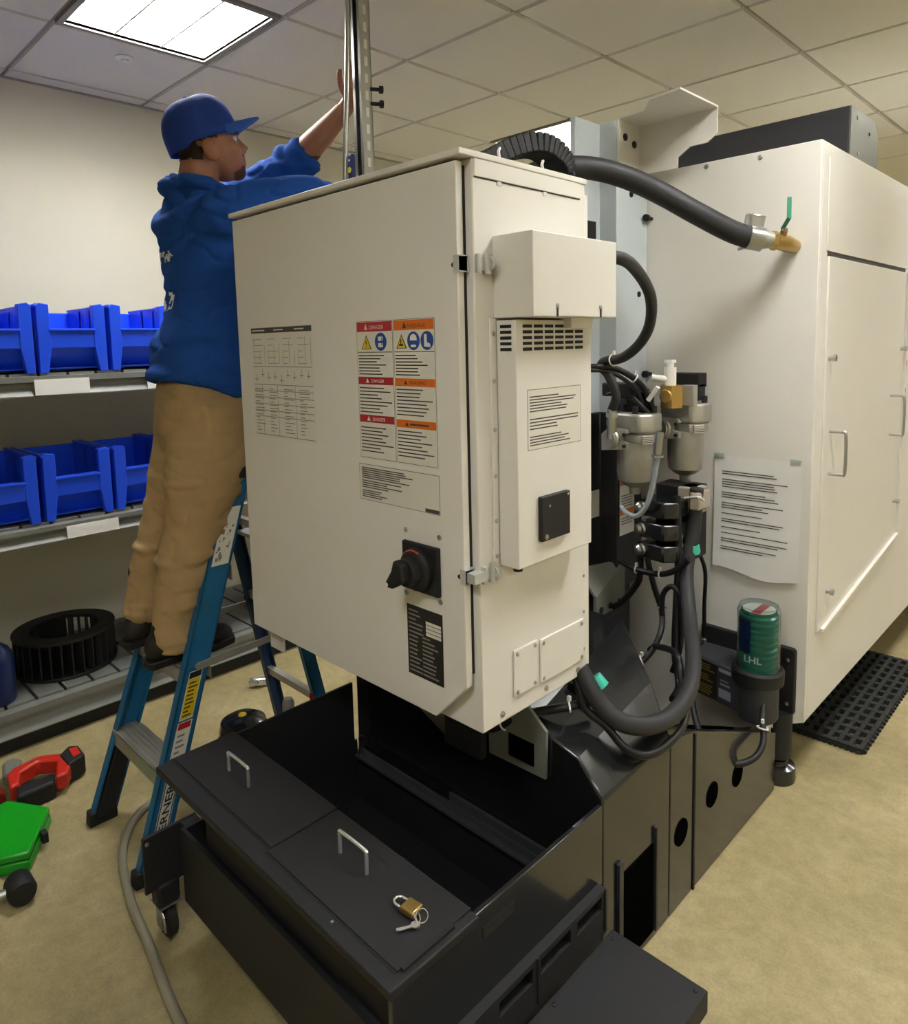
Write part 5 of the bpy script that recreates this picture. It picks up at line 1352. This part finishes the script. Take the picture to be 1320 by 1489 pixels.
for s in (-1, 1):
    e_ = MB(); e_.mi = 0; hb(e_, s * .032, .0765, .004, .0125, .0095, .0085); e_.mi = 1; hb(e_, s * .034, .0835, .004, .0052, .004, .0052)
    e_.build('eye', [M['whiteplastic'], M['toolblack']], pe, smooth=60)

# ---- cap
ct = R(7)
Fc = (Fq * math.cos(ct) + Uq * math.sin(ct)).normalized(); Uc = (Uq * math.cos(ct) - Fq * math.sin(ct)).normalized()
CC = HP(0, -.014, .030)
def CP(s, f, u): return CC + Sh * s + Fc * f + Uc * u
rings = []
NT, NPH = 40, 14
def crown(t, ph, g_=1.0):
    c_, s_2 = math.cos(t), math.sin(t)
    rs, rf = .089, (.113 if s_2 > 0 else .112)
    hgt = .112
    a_ = math.cos(ph) ** .72 if ph < R(89.9) else 0
    u = hgt * math.sin(ph) ** .92
    f = rf * s_2 * a_; s = rs * c_ * a_
    u += .014 * max(0, s_2) ** 2 * math.sin(ph) ** .5 * math.cos(ph) ** .3 if ph < R(89) else 0
    seam = 1 - .006 * max(0, math.cos(6 * (t - math.pi / 2) / 1.0)) ** 12
    return s * g_ * seam, f * g_ * seam, u * g_
cm = MB()
rg = []
low = -.022
rg.append([CP(s, f, low + (-.012 if f < -.06 else 0)) for s, f, u in (crown(2 * math.pi * k / NT, 0) for k in range(NT))])
for i in range(NPH + 1):
    ph = R(89.5) * i / NPH
    rg.append([CP(*crown(2 * math.pi * k / NT, ph)) for k in range(NT)])
cm.rings(rg, cap=False)
co_ = cm.build('cap', M['cap'], pe, smooth=70)
md = co_.modifiers.new('t', 'SOLIDIFY'); md.thickness = .003; md.offset = 1
MB().ball(CP(0, 0, .118), .009, .009, .005).build('cap_button', M['cap'], co_, smooth=60)
vm = MB(); NV = 20; rows = []
for j, (ext, drop) in enumerate(((-.012, .0), (.02, .0), (.05, .001), (.080, .002), (.084, .002))):
    row = []
    for k in range(NV + 1):
        t = R(32) + R(116) * k / NV
        s, f, u = crown(t, 0)
        prof_ = math.sin((t - R(32)) / R(116) * math.pi) ** .55
        row.append((s * (1 + .10 * ext / .07), f + ext * prof_, low + .002 - drop - 9 * s * s * .18 + max(0, ext) * .36))
    rows.append(row)
top = [[CP(a_, b_, c_ + .003) for a_, b_, c_ in r_] for r_ in rows]; bot = [[CP(a_, b_, c_) for a_, b_, c_ in r_] for r_ in rows]
vs = [p for r_ in top for p in r_] + [p for r_ in bot for p in r_]; n1 = NV + 1; nr = len(rows); o2 = n1 * nr; fs = []
for j in range(nr - 1):
    for k in range(NV):
        a_ = j * n1 + k; fs.append((a_, a_ + 1, a_ + n1 + 1, a_ + n1)); fs.append((o2 + a_, o2 + a_ + n1, o2 + a_ + n1 + 1, o2 + a_ + 1))
for k in range(NV): a_ = (nr - 1) * n1 + k; fs.append((a_, a_ + 1, o2 + a_ + 1, o2 + a_))
for j in range(nr - 1):
    for k in (0, NV): a_ = j * n1 + k; fs.append((a_, a_ + n1, o2 + a_ + n1, o2 + a_))
vm.add(vs, fs); vm.build('visor', M['capvisor'], co_, smooth=50)

# ---- hoodie
hd = MB()
hd.rings([ell_ring(*a) for a in ((-2.185, 1.055, 1.385, .178, .128, 28, .88, -.30), (-2.185, 1.055, 1.41, .190, .140, 28, .88, -.25), (-2.19, 1.060, 1.47, .190, .150), (-2.19, 1.064, 1.53, .184, .148), (-2.19, 1.085, 1.62, .176, .122), (-2.19, 1.105, 1.70, .182, .122),
                                 (-2.19, 1.112, 1.80, .196, .135), (-2.19, 1.118, 1.88, .196, .126), (-2.19, 1.118, 1.94, .168, .106), (-2.186, 1.10, 2.00, .105, .088), (-2.184, 1.092, 2.035, .072, .070))])
hd.tube([(-2.24, 1.15, 1.88), (-2.33, 1.18, 1.93), (-2.25, 1.29, 2.03), (-2.172, 1.384, 2.108), (-2.125, 1.425, 2.152), (-2.095, 1.450, 2.180)], [.085, .088, .076, .072, .070, .060], 20, smooth=4)
for p, r_ in (((-2.11, 1.435, 2.165), .066), ((-2.145, 1.405, 2.135), .073), ((-2.19, 1.365, 2.09), .075)): hd.torus(p, (.55, .5, .5), r_ - .016, .020, 20, 8)
hd.tube([(-2.12, 1.10, 1.87), (-2.045, 1.09, 1.91), (-2.00, 1.19, 1.958), (-1.952, 1.325, 1.990), (-1.930, 1.40, 1.985), (-1.920, 1.43, 1.982)], [.09, .088, .072, .062, .056, .050], 20, smooth=4)
for p, r_ in (((-1.935, 1.39, 1.985), .058), ((-1.965, 1.30, 1.982), .064)): hd.torus(p, (.25, .95, .05), r_ - .014, .017, 20, 8)
# hood hanging at the back and collar
hd.torus((-2.185, 1.082, 2.015), (.05, .30, 1), .080, .026, 28, 10)
hd.torus((-2.185, 1.055, 1.405), (0, .26, 1), .150, .024, 36, 10)
def cloth(a, b, c=.0):
    def f(co, n):
        w = noise.noise(V(co.x * 5, co.y * 5, co.z * 13)) * a
        w += noise.noise(V(co.x * 11 + 3, co.y * 11 + co.z * 9, co.z * 22)) * a * .45
        w += max(0, noise.noise(V(co.x * 3, co.y * 3 + co.z * 4, co.z * 30)) - .1) * c * (.35 + max(0, noise.noise(co * 3.1)))
        d_ = noise.noise(V(co.x * 9 + co.z * 14, co.y * 9 - co.z * 10, co.z * 6)) ; w -= max(0, .12 - abs(d_)) * b
        return w
    return f
hood = sculpt(hd, 'hoodie', M['hoodie'], pe, .0085, 4, cloth(.010, .075, .03))
patch(hood, 'hoodie_back_print', M['whiteplastic'], pe, lambda co, n: n.y < -.80 and 1.60 < co.z < 1.86 and -2.34 < co.x < -2.175 and (1.64 < co.z < 1.70 or 1.79 < co.z < 1.86) and noise.noise(co * 38) > .16, .0016)

hq = MB()
hq.tube([(-2.090, 1.14, 1.985), (-2.086, 1.08, 2.015), (-2.12, 1.015, 2.028), (-2.20, .998, 2.028), (-2.28, 1.015, 2.028), (-2.305, 1.08, 2.015), (-2.30, 1.14, 1.985)], [.016, .022, .024, .024, .024, .022, .016], 14, smooth=5)
hq.tube([(-2.085, 1.09, 1.970), (-2.10, 1.03, 1.945), (-2.15, 1.000, 1.91), (-2.205, .992, 1.895), (-2.26, 1.000, 1.91), (-2.30, 1.03, 1.945), (-2.31, 1.09, 1.970)], [.026, .036, .040, .040, .040, .036, .026], 14, smooth=5)
hq.tube([(-2.10, 1.06, 1.92), (-2.13, 1.015, 1.875), (-2.205, 1.000, 1.845), (-2.28, 1.015, 1.875), (-2.31, 1.06, 1.92)], [.026, .030, .032, .030, .026], 14, smooth=5)
hq.ball((-2.205, 1.02, 1.94), .085, .045, .075)
sculpt(hq, 'hood', M['hoodie'], pe, .007, 2, cloth(.007, .05))

# ---- trousers
tr = MB()
tr.rings([ell_ring(*a) for a in ((-2.19, 1.055, 1.42, .165, .125), (-2.19, 1.052, 1.34, .182, .138), (-2.19, 1.045, 1.26, .190, .135), (-2.19, 1.035, 1.20, .17, .11))])
tr.tube([(-2.105, 1.045, 1.32), (-2.092, 1.015, 1.19), (-2.084, .985, 1.08), (-2.08, .955, .97), (-2.08, .908, .83), (-2.08, .876, .70), (-2.08, .868, .605)], [.116, .122, .114, .094, .078, .069, .062], 22, smooth=4)
tr.tube([(-2.270, 1.055, 1.32), (-2.285, 1.03, 1.17), (-2.295, .995, 1.03), (-2.30, .955, .93), (-2.30, .905, .80), (-2.295, .878, .70), (-2.29, .872, .645)], [.110, .106, .094, .084, .072, .068, .063], 22, smooth=4)
for p, r_ in (((-2.08, .872, .655), .066), ((-2.08, .868, .615), .064)): tr.torus(p, (0, .1, 1), r_ - .012, .015, 20, 8)
for p, r_ in (((-2.29, .868, .675), .068),): tr.torus(p, (0, .1, 1), r_ - .012, .015, 20, 8)
trs = sculpt(tr, 'trousers', M['khaki'], pe, .0085, 4, cloth(.006, .05, .035))
# ---- shoes
for x, yh, zb in ((-2.085, .775, .5735), (-2.285, .785, .5735)):
    so = MB(); so.prism([(x - .040, yh + .01), (x - .026, yh), (x + .026, yh), (x + .040, yh + .01), (x + .036, yh + .12), (x + .050, yh + .20), (x + .034, yh + .275), (x, yh + .288), (x - .034, yh + .275), (x - .048, yh + .20), (x - .036, yh + .12)], 'z', zb, zb + .024)
    shoe = so.build('shoe', M['toolblack'], pe, bevel=.004)
    up = MB(); up.ball((x, yh + .055, zb + .055), .040, .055, .05); up.ball((x, yh + .15, zb + .045), .042, .085, .042); up.ball((x, yh + .225, zb + .035), .044, .058, .034); up.tube([(x, yh + .065, zb + .05), (x, yh + .075, zb + .12)], [.045, .046], 16)
    sculpt(up, 'shoe_upper', M['shoe'], shoe, .008, 3)
